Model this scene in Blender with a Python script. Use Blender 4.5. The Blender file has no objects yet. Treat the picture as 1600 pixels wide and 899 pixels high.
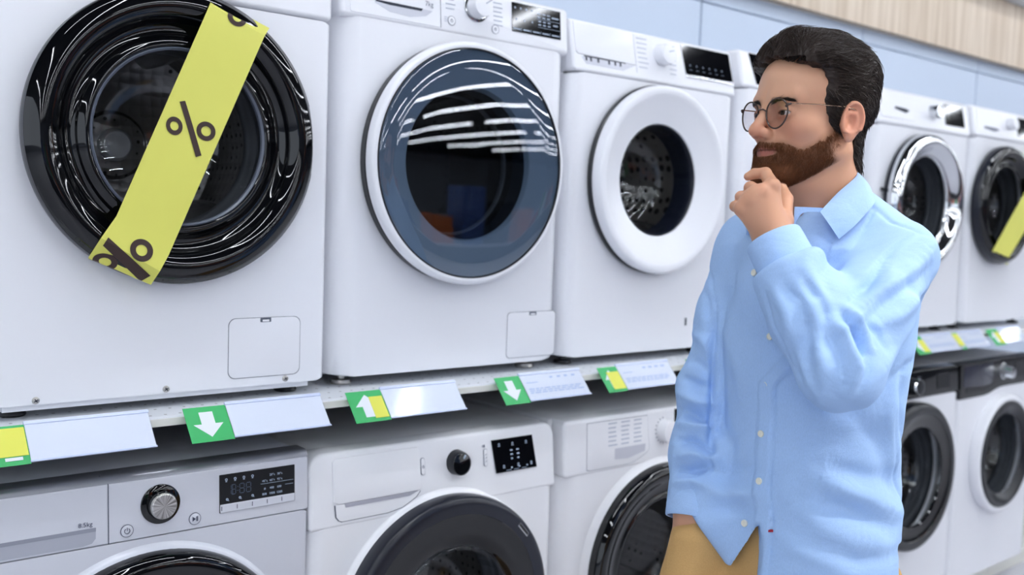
import bpy, bmesh, math, random
import numpy as np
from mathutils import Vector, Matrix

# ------------------------------------------------------------------ camera, world, exposure
SC = bpy.context.scene
COL = SC.collection
EYE = 1.33                                   # camera height over the floor
CAM = Vector((0.0, -1.75, EYE))
c_r = Vector((0.77082, -0.63613, 0.03428)); c_u = Vector((0.018435, 0.076064, 0.996933)); c_f = Vector((0.636786, 0.767824, -0.070359))
FPX = 1537.4
cam_d = bpy.data.cameras.new('camera'); cam = bpy.data.objects.new('camera', cam_d); COL.objects.link(cam)
m = Matrix.Identity(4)
for i in range(3):
    m[i][0] = c_r[i]; m[i][1] = c_u[i]; m[i][2] = -c_f[i]; m[i][3] = CAM[i]
cam.matrix_world = m
cam_d.sensor_width = 36.0; cam_d.lens = FPX / 1600 * 36.0
cam_d.clip_start = 0.05; cam_d.clip_end = 100
cam_d.dof.use_dof = True; cam_d.dof.focus_distance = 1.6; cam_d.dof.aperture_fstop = 3.2
SC.camera = cam
SC.view_settings.view_transform = 'Standard'; SC.view_settings.look = 'None'
SC.view_settings.gamma = 1.0; SC.view_settings.exposure = 0.40
try: SC.view_settings.use_curve_mapping = False
except Exception: pass
SC.cycles.use_denoising = True
SC.cycles.max_bounces = 10; SC.cycles.transparent_max_bounces = 16
SC.cycles.sample_clamp_indirect = 6.0

world = bpy.data.worlds.new('world'); SC.world = world; world.use_nodes = True
bg = world.node_tree.nodes['Background']
bg.inputs[0].default_value = (.80, .88, 1.0, 1); bg.inputs[1].default_value = 1.1

LAMP_POWER = 33.0          # emission of the ceiling strips
def area(name, loc, aim, size, power, color, sy=None):
    l = bpy.data.lights.new(name, 'AREA'); l.energy = power; l.color = color; l.size = size
    if sy: l.shape = 'RECTANGLE'; l.size_y = sy
    o = bpy.data.objects.new(name, l); COL.objects.link(o); o.location = loc
    o.rotation_euler = (Vector(aim) - Vector(loc)).to_track_quat('-Z', 'Y').to_euler()
    return o
sl = bpy.data.lights.new('shop_track_spot', 'SPOT'); sl.energy = 190; sl.color = (1.0, 0.98, 0.95); sl.spot_size = math.radians(11.5); sl.spot_blend = .35; sl.shadow_soft_size = .025
so = bpy.data.objects.new('shop_track_spot', sl); COL.objects.link(so); so.location = (2.35, -2.75, 3.7)
so.rotation_euler = (Vector((1.36, -0.76, .98)) - so.location).to_track_quat('-Z', 'Y').to_euler()

random.seed(7); rng = np.random.default_rng(7)
PI = math.pi

# ------------------------------------------------------------------ materials
def lin(h):
    if isinstance(h, str):
        h = h.lstrip('#'); c = [int(h[i:i+2], 16) / 255 for i in (0, 2, 4)]
    else: c = [v / 255 for v in h]
    return tuple(v / 12.92 if v <= .04045 else ((v + .055) / 1.055) ** 2.4 for v in c) + (1,)
def mat(name, color, rough=.5, metal=0., spec=.5, coat=0., noise=None, bump=None, sss=0., emit=None, alpha=1.):
    mt = bpy.data.materials.new(name); mt.use_nodes = True
    nt = mt.node_tree; b = nt.nodes['Principled BSDF']
    c = lin(color) if not (isinstance(color, tuple) and len(color) == 4) else color
    b.inputs['Base Color'].default_value = c; b.inputs['Roughness'].default_value = rough
    b.inputs['Metallic'].default_value = metal; b.inputs['Specular IOR Level'].default_value = spec
    if coat: b.inputs['Coat Weight'].default_value = coat; b.inputs['Coat Roughness'].default_value = .04
    if sss: b.inputs['Subsurface Weight'].default_value = sss; b.inputs['Subsurface Radius'].default_value = (.9, .35, .2); b.inputs['Subsurface Scale'].default_value = .008
    if alpha < 1: b.inputs['Alpha'].default_value = alpha
    if emit: b.inputs['Emission Color'].default_value = lin(emit[0]); b.inputs['Emission Strength'].default_value = emit[1]
    tc = nt.nodes.new('ShaderNodeTexCoord')
    if noise:
        sc, amt = noise[:2]
        n = nt.nodes.new('ShaderNodeTexNoise'); n.inputs['Scale'].default_value = sc; n.inputs['Detail'].default_value = 4
        mp = nt.nodes.new('ShaderNodeMapping'); mp.inputs['Scale'].default_value = noise[2] if len(noise) > 2 else (1, 1, 1)
        nt.links.new(tc.outputs['Object'], mp.inputs[0]); nt.links.new(mp.outputs[0], n.inputs['Vector'])
        hs = nt.nodes.new('ShaderNodeMixRGB'); hs.blend_type = 'MIX'
        hs.inputs[1].default_value = tuple(max(0, v * (1 - amt)) for v in c[:3]) + (1,)
        hs.inputs[2].default_value = tuple(min(1, v * (1 + amt)) for v in c[:3]) + (1,)
        nt.links.new(n.outputs['Fac'], hs.inputs[0]); nt.links.new(hs.outputs[0], b.inputs['Base Color'])
    if bump:
        n = nt.nodes.new('ShaderNodeTexNoise'); n.inputs['Scale'].default_value = bump[0]; n.inputs['Detail'].default_value = 5
        mp = nt.nodes.new('ShaderNodeMapping'); mp.inputs['Scale'].default_value = bump[2] if len(bump) > 2 else (1, 1, 1)
        nt.links.new(tc.outputs['Object'], mp.inputs[0]); nt.links.new(mp.outputs[0], n.inputs['Vector'])
        bp = nt.nodes.new('ShaderNodeBump'); bp.inputs['Strength'].default_value = bump[1]; bp.inputs['Distance'].default_value = .002
        nt.links.new(n.outputs['Fac'], bp.inputs['Height']); nt.links.new(bp.outputs[0], b.inputs['Normal'])
    return mt
def glass_mat(name, tint, refl=.08, rough=.0):
    """pane: tinted see-through with a mirror reflection that grows at grazing angles"""
    mt = bpy.data.materials.new(name); mt.use_nodes = True; nt = mt.node_tree
    nt.nodes.clear()
    out = nt.nodes.new('ShaderNodeOutputMaterial'); mix = nt.nodes.new('ShaderNodeMixShader')
    t = nt.nodes.new('ShaderNodeBsdfTransparent'); t.inputs[0].default_value = tint
    g = nt.nodes.new('ShaderNodeBsdfGlossy'); g.inputs['Roughness'].default_value = rough; g.inputs[0].default_value = (.95, .97, 1, 1)
    f = nt.nodes.new('ShaderNodeLayerWeight'); f.inputs[0].default_value = .5      # facing: 0 head-on, 1 at grazing
    pw = nt.nodes.new('ShaderNodeMath'); pw.operation = 'POWER'; pw.inputs[1].default_value = 5.0; nt.links.new(f.outputs['Facing'], pw.inputs[0])
    a = nt.nodes.new('ShaderNodeMath'); a.operation = 'MULTIPLY_ADD'; a.inputs[1].default_value = .9 - refl; a.inputs[2].default_value = refl; a.use_clamp = True
    nt.links.new(pw.outputs[0], a.inputs[0]); nt.links.new(a.outputs[0], mix.inputs[0])
    nt.links.new(t.outputs[0], mix.inputs[1]); nt.links.new(g.outputs[0], mix.inputs[2]); nt.links.new(mix.outputs[0], out.inputs[0])
    return mt
M = {}
M['white'] = mat('white_enamel', (238, 239, 244), .22, spec=.5)
M['white2'] = mat('white_plastic', (240, 241, 246), .25)
M['warmwhite'] = mat('warm_white_enamel', (238, 238, 241), .25)
M['silver'] = mat('silver_lacquer', (214, 216, 224), .3, metal=.15)
M['side'] = mat('side_panel_paint', (214, 219, 230), .4)
M['greytop'] = mat('brushed_grey_top', (150, 152, 158), .45, noise=(6, .15, (30, 1, 1)))
M['black'] = mat('gloss_black_plastic', (7, 8, 11), .04, spec=.6)
M['satin'] = mat('satin_black_plastic', (18, 21, 28), .28)
M['navy'] = mat('dark_blue_plastic', (19, 23, 36), .3)
M['rubber'] = mat('grey_rubber', (52, 55, 60), .6)
M['chrome'] = mat('chrome', (225, 227, 230), .06, metal=1)
M['fin'] = mat('drum_paddle_steel', (160, 160, 162), .25, metal=.9)
M['steel'] = mat('brushed_steel', (190, 188, 184), .28, metal=1)
M['screen'] = mat('display_glass', (4, 5, 9), .06)
M['ink'] = mat('grey_print', (120, 124, 138), .6)
M['darkink'] = mat('dark_print', (60, 66, 90), .6)
M['paleink'] = mat('pale_print', (176, 182, 196), .6)
M['led'] = mat('pale_display_print', (175, 190, 210), .5)
M['dimled'] = mat('dim_display_segments', (70, 82, 100), .5)
M['gap'] = mat('dark_gap', (84, 90, 104), .7)
M['slot'] = mat('dark_recess', (40, 46, 60), .7)
M['yellow'] = mat('yellow_sale_plastic', (222, 220, 104), .45, noise=(8, .05))
M['brown'] = mat('dark_brown_print', (58, 40, 36), .6)
M['green'] = mat('green_card', (44, 178, 96), .4)
M['cardwhite'] = mat('white_card', (230, 235, 246), .45)
M['cardyellow'] = mat('yellow_card', (226, 226, 84), .45)
M['plastic'] = glass_mat('clear_plastic', (.985, .99, 1, 1), .03, .08)
M['plasticrim'] = mat('blue_tinted_plastic_edge', (206, 216, 244), .25)
M['lip'] = mat('cream_shelf_paint', (226, 226, 218), .45)
M['glass'] = glass_mat('porthole_glass', (.92, .94, .96, 1), .05)
M['deepsmoke'] = glass_mat('deep_smoked_glass', (.16, .17, .19, 1), .006, .15)
M['smoke'] = glass_mat('smoked_glass', (.10, .115, .13, 1), .07)
M['blueglass'] = glass_mat('blue_tinted_glass', (.56, .61, .66, 1), .10)
M['bluering'] = mat('slate_blue_ring', (126, 142, 160), .4)
M['floor'] = mat('grey_floor', (196, 196, 204), .22, noise=(3, .04))
M['wallp'] = mat('pale_blue_panel', (199, 212, 230), .5)
M['ceil'] = mat('dark_ceiling', (16, 17, 20), .8)
M['farwall'] = mat('shop_wall', (165, 170, 180), .8)
def wood_mat():
    mt = mat('pale_wood', (222, 203, 178), .5); nt = mt.node_tree; b = nt.nodes['Principled BSDF']
    tc = nt.nodes.new('ShaderNodeTexCoord'); mp = nt.nodes.new('ShaderNodeMapping'); mp.inputs['Scale'].default_value = (14, 14, .5)
    n = nt.nodes.new('ShaderNodeTexNoise'); n.inputs['Scale'].default_value = 3; n.inputs['Detail'].default_value = 6
    r = nt.nodes.new('ShaderNodeValToRGB'); r.color_ramp.elements[0].color = lin((200, 180, 156)); r.color_ramp.elements[1].color = lin((226, 210, 190))
    r.color_ramp.elements[0].position = .35; r.color_ramp.elements[1].position = .65
    nt.links.new(tc.outputs['Object'], mp.inputs[0]); nt.links.new(mp.outputs[0], n.inputs['Vector'])
    nt.links.new(n.outputs['Fac'], r.inputs[0]); nt.links.new(r.outputs[0], b.inputs['Base Color'])
    return mt
M['wood'] = wood_mat()
def dots_mat(name, base, dark, pitch, radius, metal, rough, use='UV'):
    mt = mat(name, base, rough, metal=metal); nt = mt.node_tree; b = nt.nodes['Principled BSDF']
    tc = nt.nodes.new('ShaderNodeTexCoord')
    v = nt.nodes.new('ShaderNodeTexVoronoi'); v.inputs['Scale'].default_value = 1 / pitch; v.inputs['Randomness'].default_value = 0.0 if use == 'Object' else .25
    r = nt.nodes.new('ShaderNodeValToRGB'); r.color_ramp.elements[0].color = lin(dark); r.color_ramp.elements[1].color = lin(base)
    r.color_ramp.elements[0].position = radius; r.color_ramp.elements[1].position = radius + .06
    nt.links.new(tc.outputs['Object'], v.inputs['Vector']); nt.links.new(v.outputs['Distance'], r.inputs[0]); nt.links.new(r.outputs[0], b.inputs['Base Color'])
    bp = nt.nodes.new('ShaderNodeBump'); bp.inputs['Strength'].default_value = .6; bp.inputs['Distance'].default_value = .004
    nt.links.new(v.outputs['Distance'], bp.inputs['Height']); nt.links.new(bp.outputs[0], b.inputs['Normal'])
    return mt
M['drum'] = dots_mat('perforated_drum_steel', (150, 148, 148), (34, 34, 36), .022, .16, .85, .34)
M['dimple'] = dots_mat('dimpled_drum_steel', (176, 172, 168), (60, 58, 58), .03, .3, .85, .3)

# ------------------------------------------------------------------ mesh helpers
ORIGIN = {}
def link_mesh(name, verts, faces, material, parent=None, smooth=True, angle=35):
    me = bpy.data.meshes.new(name)
    org = ORIGIN.get(parent.name, Vector((0, 0, 0))) if parent else Vector((0, 0, 0))
    V = np.asarray(verts, dtype=float) - np.array(org)
    me.from_pydata(V.tolist(), [], [tuple(f) for f in faces]); me.validate(); me.update()
    bm = bmesh.new(); bm.from_mesh(me); bmesh.ops.recalc_face_normals(bm, faces=bm.faces); bm.to_mesh(me); bm.free()
    if material is not None: me.materials.append(material)
    o = bpy.data.objects.new(name, me); COL.objects.link(o)
    if parent: o.parent = parent; ORIGIN[o.name] = org
    if smooth:
        me.polygons.foreach_set('use_smooth', [True] * len(me.polygons))
        if angle < 180: me.set_sharp_from_angle(angle=math.radians(angle))
    return o
def thing(name, loc, label, cat, group=None):
    o = bpy.data.objects.new(name, None); COL.objects.link(o); o.location = loc; o.empty_display_size = .05
    ORIGIN[o.name] = Vector(loc); tag(o, label, cat, group); return o
def tag(o, label=None, cat=None, group=None, kind=None):
    if label: o['label'] = label
    if cat: o['category'] = cat
    if group: o['group'] = group
    if kind: o['kind'] = kind
    return o
class MB:
    def __init__(s): s.v = []; s.f = []
    def add(s, v, f):
        n = len(s.v); s.v += [tuple(p) for p in v]; s.f += [tuple(i + n for i in q) for q in f]; return s
    def box(s, x0, x1, y0, y1, z0, z1):
        return s.add([(x0,y0,z0),(x1,y0,z0),(x1,y1,z0),(x0,y1,z0),(x0,y0,z1),(x1,y0,z1),(x1,y1,z1),(x0,y1,z1)],
                     [(0,1,5,4),(1,2,6,5),(2,3,7,6),(3,0,4,7),(4,5,6,7),(3,2,1,0)])
    def loft(s, rings, cap0=True, cap1=True, closed=True):
        n = len(rings[0]); v = [p for r in rings for p in r]; f = []
        for k in range(len(rings) - 1):
            for i in range(n if closed else n - 1):
                j = (i + 1) % n
                f.append((k*n+i, k*n+j, (k+1)*n+j, (k+1)*n+i))
        if cap0: f.append(tuple(range(n))[::-1])
        if cap1: f.append(tuple((len(rings)-1)*n + i for i in range(n)))
        return s.add(v, f)
    def tube(s, pts, rad, n=10, caps=True):
        rings = []; pts = [Vector(p) for p in pts]
        up = Vector((0.3, .5, .81)).normalized(); prev = None
        for i, p in enumerate(pts):
            t = (pts[min(i+1, len(pts)-1)] - pts[max(i-1, 0)]).normalized()
            if prev is None:
                a = up - t * up.dot(t)
                if a.length < .05: a = Vector((1, 0, 0)) - t * t.x
            else: a = prev - t * prev.dot(t)
            a.normalize(); prev = a; b = t.cross(a)
            r = rad[i] if hasattr(rad, '__len__') else rad
            rings.append([tuple(p + (a * math.cos(2*PI*k/n) + b * math.sin(2*PI*k/n)) * r) for k in range(n)])
        return s.loft(rings, caps, caps)
    def build(s, name, material, parent=None, smooth=True, angle=35): return link_mesh(name, s.v, s.f, material, parent, smooth, angle)

def rrect(x0, x1, z0, z1, r=0.01, n=6, radii=None):
    """rounded rectangle outline in x/z, counter-clockwise from the bottom right"""
    rr = radii or (r, r, r, r)               # bottom-right, top-right, top-left, bottom-left
    out = []
    for (cx, cz, a0, q) in ((x1, z0, -90, rr[0]), (x1, z1, 0, rr[1]), (x0, z1, 90, rr[2]), (x0, z0, 180, rr[3])):
        sx = 1 if cx == x1 else -1; sz = 1 if cz == z1 else -1
        for k in range(n + 1):
            a = math.radians(a0 + 90 * k / n)
            out.append((cx - sx*q + q*math.cos(a), cz - sz*q + q*math.sin(a)))
    return out
def inset(loop, d):
    n = len(loop); L = np.array(loop); out = []
    for i in range(n):
        j = i - 1
        while np.allclose(L[j], L[i], atol=1e-7): j -= 1
        k = (i + 1) % n
        while np.allclose(L[k], L[i], atol=1e-7): k = (k + 1) % n
        a = L[i] - L[j]; b = L[k] - L[i]
        a = a / np.linalg.norm(a); b = b / np.linalg.norm(b)
        na = np.array((-a[1], a[0])); nb = np.array((-b[1], b[0])); q = na + nb; c = 1 + na @ nb
        out.append(tuple(L[i] + q * (d / max(c, .3))))
    return out
def slab(mb, loop, y0, y1, bev=.002, seg=3, yfun=None):
    """outline in x/z pushed from y1 to the front y0, its front edge rounded; yfun(z) leans it back"""
    rings = [[(x, y1, z) for x, z in loop], [(x, y0 + bev, z) for x, z in loop]]
    if bev > 0:
        for k in range(1, seg + 1):
            a = PI/2 * k / seg
            lp = inset(loop, bev * (1 - math.cos(a)))
            rings.append([(x, y0 + bev * (1 - math.sin(a)), z) for x, z in lp])
    if yfun: rings = [[(x, y + yfun(z), z) for x, y, z in r] for r in rings]
    return mb.loft(rings)
def lathe(mb, cx, cz, prof, n=96, caps=(False, False), yfun=None, wob=None):
    rings = []
    for r, y in prof:
        ring = []
        for k in range(n):
            a = -2*PI*k/n
            rr = r + (wob(a, r) if wob else 0)
            z = cz + rr*math.sin(a)
            ring.append((cx + rr*math.cos(a), y + (yfun(z) if yfun else 0), z))
        rings.append(ring)
    return mb.loft(rings, caps[0], caps[1])
def arc_prof(pts, sub=6):
    """smooth a coarse profile with a Catmull-Rom pass"""
    P = [np.array(p, float) for p in pts]; out = []
    for i in range(len(P) - 1):
        p0 = P[max(i-1, 0)]; p1 = P[i]; p2 = P[i+1]; p3 = P[min(i+2, len(P)-1)]
        for k in range(sub):
            t = k / sub
            out.append(tuple(.5*((2*p1) + (p2-p0)*t + (2*p0-5*p1+4*p2-p3)*t*t + (-p0+3*p1-3*p2+p3)*t**3)))
    out.append(tuple(P[-1])); return out
def text(name, body, x, z, size, y, material, parent, lean=0., align='LEFT', slant=0):
    cu = bpy.data.curves.new(name, 'FONT'); cu.body = body; cu.size = size; cu.extrude = .00015; cu.align_x = align; cu.resolution_u = 2
    t = bpy.data.objects.new(name, cu); COL.objects.link(t); bpy.context.view_layer.update()
    me = bpy.data.meshes.new_from_object(t.evaluated_get(bpy.context.evaluated_depsgraph_get()))
    bpy.data.objects.remove(t); bpy.data.curves.remove(cu)
    v = [(x + p.co.x, y + lean * p.co.y - p.co.z, z + p.co.y) for p in me.vertices]; f = [tuple(q.vertices) for q in me.polygons]
    bpy.data.meshes.remove(me)
    return link_mesh(name, v, f, material, parent, smooth=False)

# ------------------------------------------------------------------ setting
def structure(name, mb, m_): o = mb.build(name, m_, None, smooth=False); o['kind'] = 'structure'; return o
structure('floor', MB().box(-8, 40, -36, 1.2, -.1, 0), M['floor'])
structure('ceiling', MB().box(-8, 40, -36, 1.2, 4.2, 4.3), M['ceil'])
structure('wall_back', MB().box(-8, 40, .70, .80, 0, 4.2), M['farwall'])
WX = [-.36 + 1.048 * k for k in range(-1, 7)]
mb = MB()
for a, b in zip(WX[:-1], WX[1:]):
    slab(mb, rrect(a + .72*0 + .004, b - .004, .2, 2.125, .001, 1), .598, .65, .002, 1)
    slab(mb, rrect(a + .004, b - .004, 2.129, 2.20, .001, 1), .594, .65, .002, 1)
o = structure('trim_1', mb, M['wallp'])
structure('trim_2', MB().box(-3, 9, .57, .69, 2.186, 2.50), M['wood'])
structure('trim_3', MB().box(-3, 9, .560, .569, 2.180, 2.188), mat('bronze_trim', (110, 100, 92), .5))
structure('wall_soffit', MB().box(-3, 9, .50, .69, 2.505, 2.75), mat('white_soffit', (226, 230, 232), .6))
structure('wall_left', MB().box(-8.1, -8, -36, .8, 0, .5), M['farwall'])
structure('wall_right', MB().box(40, 40.1, -36, .8, 0, 4.2), M['farwall'])
structure('wall_opposite', MB().box(-8, 40, -36.1, -36, 0, 4.2), M['farwall'])

# linear ceiling lamps in rows
lamp_house = mat('white_lamp_housing', (225, 225, 228), .4)
lamp_emit = mat('lit_lamp_diffuser', (255, 255, 255), .5, emit=((242, 247, 255), LAMP_POWER))
def lamp(x, y, L, along, words):
    t = thing('linear_lamp', (x, y, 4.0), words, 'lamp', 'linear lamps on the shop ceiling')
    hx, hy = (L/2, .04) if along == 'x' else (.04, L/2)
    MB().box(x-hx, x+hx, y-hy, y+hy, 4.012, 4.06).build('housing', lamp_house, t, False)
    MB().box(x-hx+.005, x+hx-.005, y-hy+.005, y+hy-.005, 4.0, 4.012).build('diffuser', lamp_emit, t, False)
    for s in (-.8, .8):
        px, py = (x + s*L/2, y) if along == 'x' else (x, y + s*L/2)
        MB().box(px-.004, px+.004, py-.004, py+.004, 4.06, 4.2).build('hanger', lamp_house, t, False)
for row in range(12):
    for seg in range(3):
        lamp(-4.6 + row*2.6, -5.4 - seg*9.4, 8.6, 'y', 'lit white linear lamp hung crosswise from the dark ceiling')
for seg in range(2):
    lamp(.5 + seg*4.4, -.9, 3.6, 'x', 'lit white linear lamp hung lengthwise over the aisle')

# ------------------------------------------------------------------ shelf bays
GROUP_BAY = 'white metal shelf bays under the machines'
bay_words = ['white metal shelf under the machine with the sale tape, left edge of the photo',
             'white metal shelf under the machine with the blue tinted door',
             'white metal shelf passing behind the man in the blue shirt',
             'white metal shelf under the chrome door machine right of the man',
             'white metal shelf at the right edge of the photo']
plinth_words = ['cream plinth under the silver machine, below the left edge of the photo', 'cream plinth under the machine with the black knob',
                'cream plinth on the floor behind the man', 'cream plinth under the black panel machine beside the man', 'cream plinth on the grey floor in the lower right corner']
M['deck'] = None
def deck_mat():
    mt = mat('perforated_white_deck', (218, 221, 226), .4); nt = mt.node_tree; b = nt.nodes['Principled BSDF']
    tc = nt.nodes.new('ShaderNodeTexCoord'); sp = nt.nodes.new('ShaderNodeSeparateXYZ'); nt.links.new(tc.outputs['Object'], sp.inputs[0])
    def mth(op, a, b_=None, c=None):
        n = nt.nodes.new('ShaderNodeMath'); n.operation = op
        for i, v in enumerate((a, b_, c)):
            if v is None: continue
            if isinstance(v, (int, float)): n.inputs[i].default_value = v
            else: nt.links.new(v, n.inputs[i])
        return n.outputs[0]
    fx = mth('SUBTRACT', mth('FRACT', mth('DIVIDE', sp.outputs[0], .026)), .5)
    fy = mth('SUBTRACT', mth('FRACT', mth('DIVIDE', mth('ADD', sp.outputs[1], 5.0), .05)), .5)
    d = mth('SQRT', mth('ADD', mth('POWER', mth('MULTIPLY', fx, .026), 2.0), mth('POWER', mth('MULTIPLY', fy, .05), 2.0)))
    k = mth('LESS_THAN', d, .0028)
    mx = nt.nodes.new('ShaderNodeMixRGB'); mx.inputs[1].default_value = lin((218, 221, 226)); mx.inputs[2].default_value = lin((120, 118, 116))
    nt.links.new(k, mx.inputs[0]); nt.links.new(mx.outputs[0], b.inputs['Base Color'])
    return mt
M['under'] = mat('underside_shade_grey', (58, 61, 68), .5)  # dark grey stands in for the shadow beneath the white deck
M['deck'] = deck_mat()
for i in range(5):
    xa, xb = -.36 + 1.048*i + .0008, -.36 + 1.048*(i+1) - .0008
    t = thing('shelf_deck', ((xa+xb)/2, .2, .9535), bay_words[i], 'shelf', 'perforated shelf decks under the upper row')
    mb = MB(); prof = [(-.092, .9535), (-.092, .966), (-.088, .9695), (-.084, .97), (.597, .97), (.597, .962), (-.075, .962), (-.075, .9535)]
    mb.loft([[(xa, y, z) for y, z in prof], [(xb, y, z) for y, z in prof]])
    mb.build('deck', M['deck'], t, False)
    MB().box(xa, xb, -.0935, -.0921, .9535, .9665).build('front_lip', M['lip'], t, False)
    MB().box(xa+.004, xb-.004, -.0745, .59, .9555, .9619).build('underside_shade', M['under'], t, False)  # added plate: shade under the deck put into its colour
for i in range(5):
    xa, xb = -.36 + 1.048*i + .0008, -.36 + 1.048*(i+1) - .0008
    t = thing('shelf_plinth', ((xa+xb)/2, .2, 0), plinth_words[i], 'plinth', 'plinths under the lower row')
    mb = MB(); slab(mb, rrect(xa, xb, .0005, .062, .002, 2), -.078, .59, .002, 2); mb.build('base', M['lip'], t, False)
# ------------------------------------------------------------------ washing machine building blocks
def body(t, x0, x1, z0, zs, z1, yf, depth, hole, e=.012, corner=.012, m_=None, panel_t=.046):
    hx, hz, hr = hole
    mb = MB()
    loop = rrect(x0+e, x1-e, z0, zs-.0006, min(corner, .006), 5)
    L = np.array(loop); n = len(L); ths = sorted(set(list(np.round(np.arctan2(L[:,1]-hz, L[:,0]-hx), 6)) + list(np.round(np.linspace(-PI, PI, 96, endpoint=False), 6))))
    def cast(a):
        d = np.array((math.cos(a), math.sin(a))); best = None
        for i in range(n):
            p = L[i] - (hx, hz); q = L[(i+1) % n] - (hx, hz); s = q - p; den = d[0]*s[1] - d[1]*s[0]
            if abs(den) < 1e-12: continue
            tt = (p[0]*s[1] - p[1]*s[0]) / den; u = (p[0]*d[1] - p[1]*d[0]) / den
            if tt > 0 and -1e-6 <= u <= 1 + 1e-6 and (best is None or tt > best): best = tt
        return (hx + d[0]*best, hz + d[1]*best)
    base = [cast(a) for a in ths]
    circ = lambda r, y: [(hx + r*math.cos(a), y, hz + r*math.sin(a)) for a in ths]
    rings = [circ(hr, yf+.05), circ(hr, yf+.004), circ(hr+.004, yf)]
    hc = [(hx + (hr+.012)*math.cos(a), hz + (hr+.012)*math.sin(a)) for a in ths]
    rings.append([(x, yf, z) for x, z in hc])
    rings.append([(x + (hx-x)*.012, yf, z + (hz-z)*.012) for x, z in base])
    rings.append([(x, yf, z) for x, z in base])
    def outw(x, z, d):                      # grow towards the outline: sides by e, bottom and top a little
        sx = (x - (x0+x1)/2) / ((x1-x0)/2 - e); sz = (z - (z0+zs)/2) / ((zs-z0)/2 - .008)
        gx = d * max(-1, min(1, sx)) ** 1 if abs(sx) > .9 else 0
        return (x + (math.copysign(d, sx) * min(1, max(0, (abs(sx) - .985) / .015))), z)
    for k in range(1, 7):
        a = PI/2 * k/6
        rings.append([(outw(x, z, e*math.sin(a))[0], yf + e*(1-math.cos(a)), z) for x, z in base])
    rings.append([(outw(x, z, e)[0], yf+panel_t+.004, z) for x, z in base])
    mb.loft(rings, False, False)
    # housing behind: sides, top, back, open round the drum
    hl = rrect(x0, x1, z0, z1, .012, 5); yb = yf + panel_t
    r2 = [[(x, yb, z) for x, z in inset(hl, .010)], [(x, yb+.004, z) for x, z in inset(hl, .003)], [(x, yb+.012, z) for x, z in hl], [(x, yf+depth, z) for x, z in hl]]
    mb.loft(r2, False, True)
    return mb.build('body', m_ or M['white'], t, angle=40)
def feet(t, x0, x1, yf, zb, zt, m_, depth=.5):
    for x in (x0 + .055, x1 - .055):
        for y in (yf + .06, yf + depth):
            mb = MB()
            rings = []
            for r, z in ((.004, zb), (.021, zb), (.023, zb+.003), (.021, zb+.009), (.008, zb+.011), (.008, zb+.015), (.012, zb+.0155), (.012, zt+.004)):
                rings.append([(x + r*math.cos(2*PI*k/20), y + r*math.sin(2*PI*k/20), z) for k in range(20)])
            mb.loft(rings); mb.build('foot', m_, t)
def drum(t, cx, cz, yf, r=.205, dep=.33, m_=None, rin=.165):
    mb = MB()
    lathe(mb, cx, cz, [(rin+.004, yf+.052), (rin+.004, yf+.068), (r, yf+.072), (r, yf+dep), (r*.8, yf+dep+.02), (.07, yf+dep+.012), (.062, yf+dep), (.001, yf+dep-.008)], 72)
    d = mb.build('drum', m_ or M['drum'], t)
    for k in range(3):
        a = math.radians(75 + 120*k); mb = MB(); rings = []
        for j, yy in enumerate(np.linspace(yf+.10, yf+dep-.01, 8)):
            w = .030 - .006*j/7; h = .052 * (1 - .35*(abs(j-3.5)/3.5)**3)
            ring = []
            for u, v in ((-1, 0), (-.8, .45), (-.4, .9), (0, 1), (.4, .9), (.8, .45), (1, 0)):
                rr = r - .0005 - h*v + (0 if v else .003); aa = a + u*w/r
                ring.append((cx + rr*math.cos(aa), yy, cz + rr*math.sin(aa)))
            rings.append(ring)
        mb.loft(rings); mb.build('paddle', M['fin'], d)
    return d
def gasket(t, cx, cz, yf, rh, rin=.15):
    mb = MB(); lathe(mb, cx, cz, arc_prof([(rh, yf+.010), (rh-.012, yf+.004), (rin+.022, yf+.010), (rin+.018, yf+.03), (rin+.004, yf+.036), (rin, yf+.045), (rin+.004, yf+.056), (rin+.010, yf+.062)], 4), 72)
    return mb.build('door_gasket', M['rubber'], t)
def lines(mb, x, z, w, n, dz, y, yfun, h=.0022, jitter=.25):
    for i in range(n):
        ww = w * (1 - jitter * random.random())
        slab(mb, [(x+ww, z-i*dz), (x+ww, z-i*dz+h), (x, z-i*dz+h), (x, z-i*dz)], y-.0006, y+.001, 0, yfun=yfun)
def ring_mark(mb, cx, cz, r0, r1, y, yfun=None, n=32): lathe(mb, cx, cz, [(r1, y+.0008), (r1, y-.0003), (r0, y-.0003), (r0, y+.0008)], n, yfun=yfun)
def screw(t, x, z, y):
    mb = MB(); lathe(mb, x, z, [(.0062, y+.001), (.006, y-.0015), (.004, y-.0028), (.0012, y-.003), (.001, y-.0016), (.0002, y-.0016)], 16); s = mb.build('screw', M['steel'], t)
    mb = MB()
    for a in (.6, .6+PI/2):
        dx, dz = .0036*math.cos(a), .0036*math.sin(a); px, pz = .0007*math.sin(a), -.0007*math.cos(a)
        slab(mb, [(x-dx-px, z-dz-pz), (x+dx-px, z+dz-pz), (x+dx+px, z+dz+pz), (x-dx+px, z-dz+pz)], y-.0032, y-.002, 0)
    mb.build('screw_slot', M['slot'], s, False)
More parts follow.
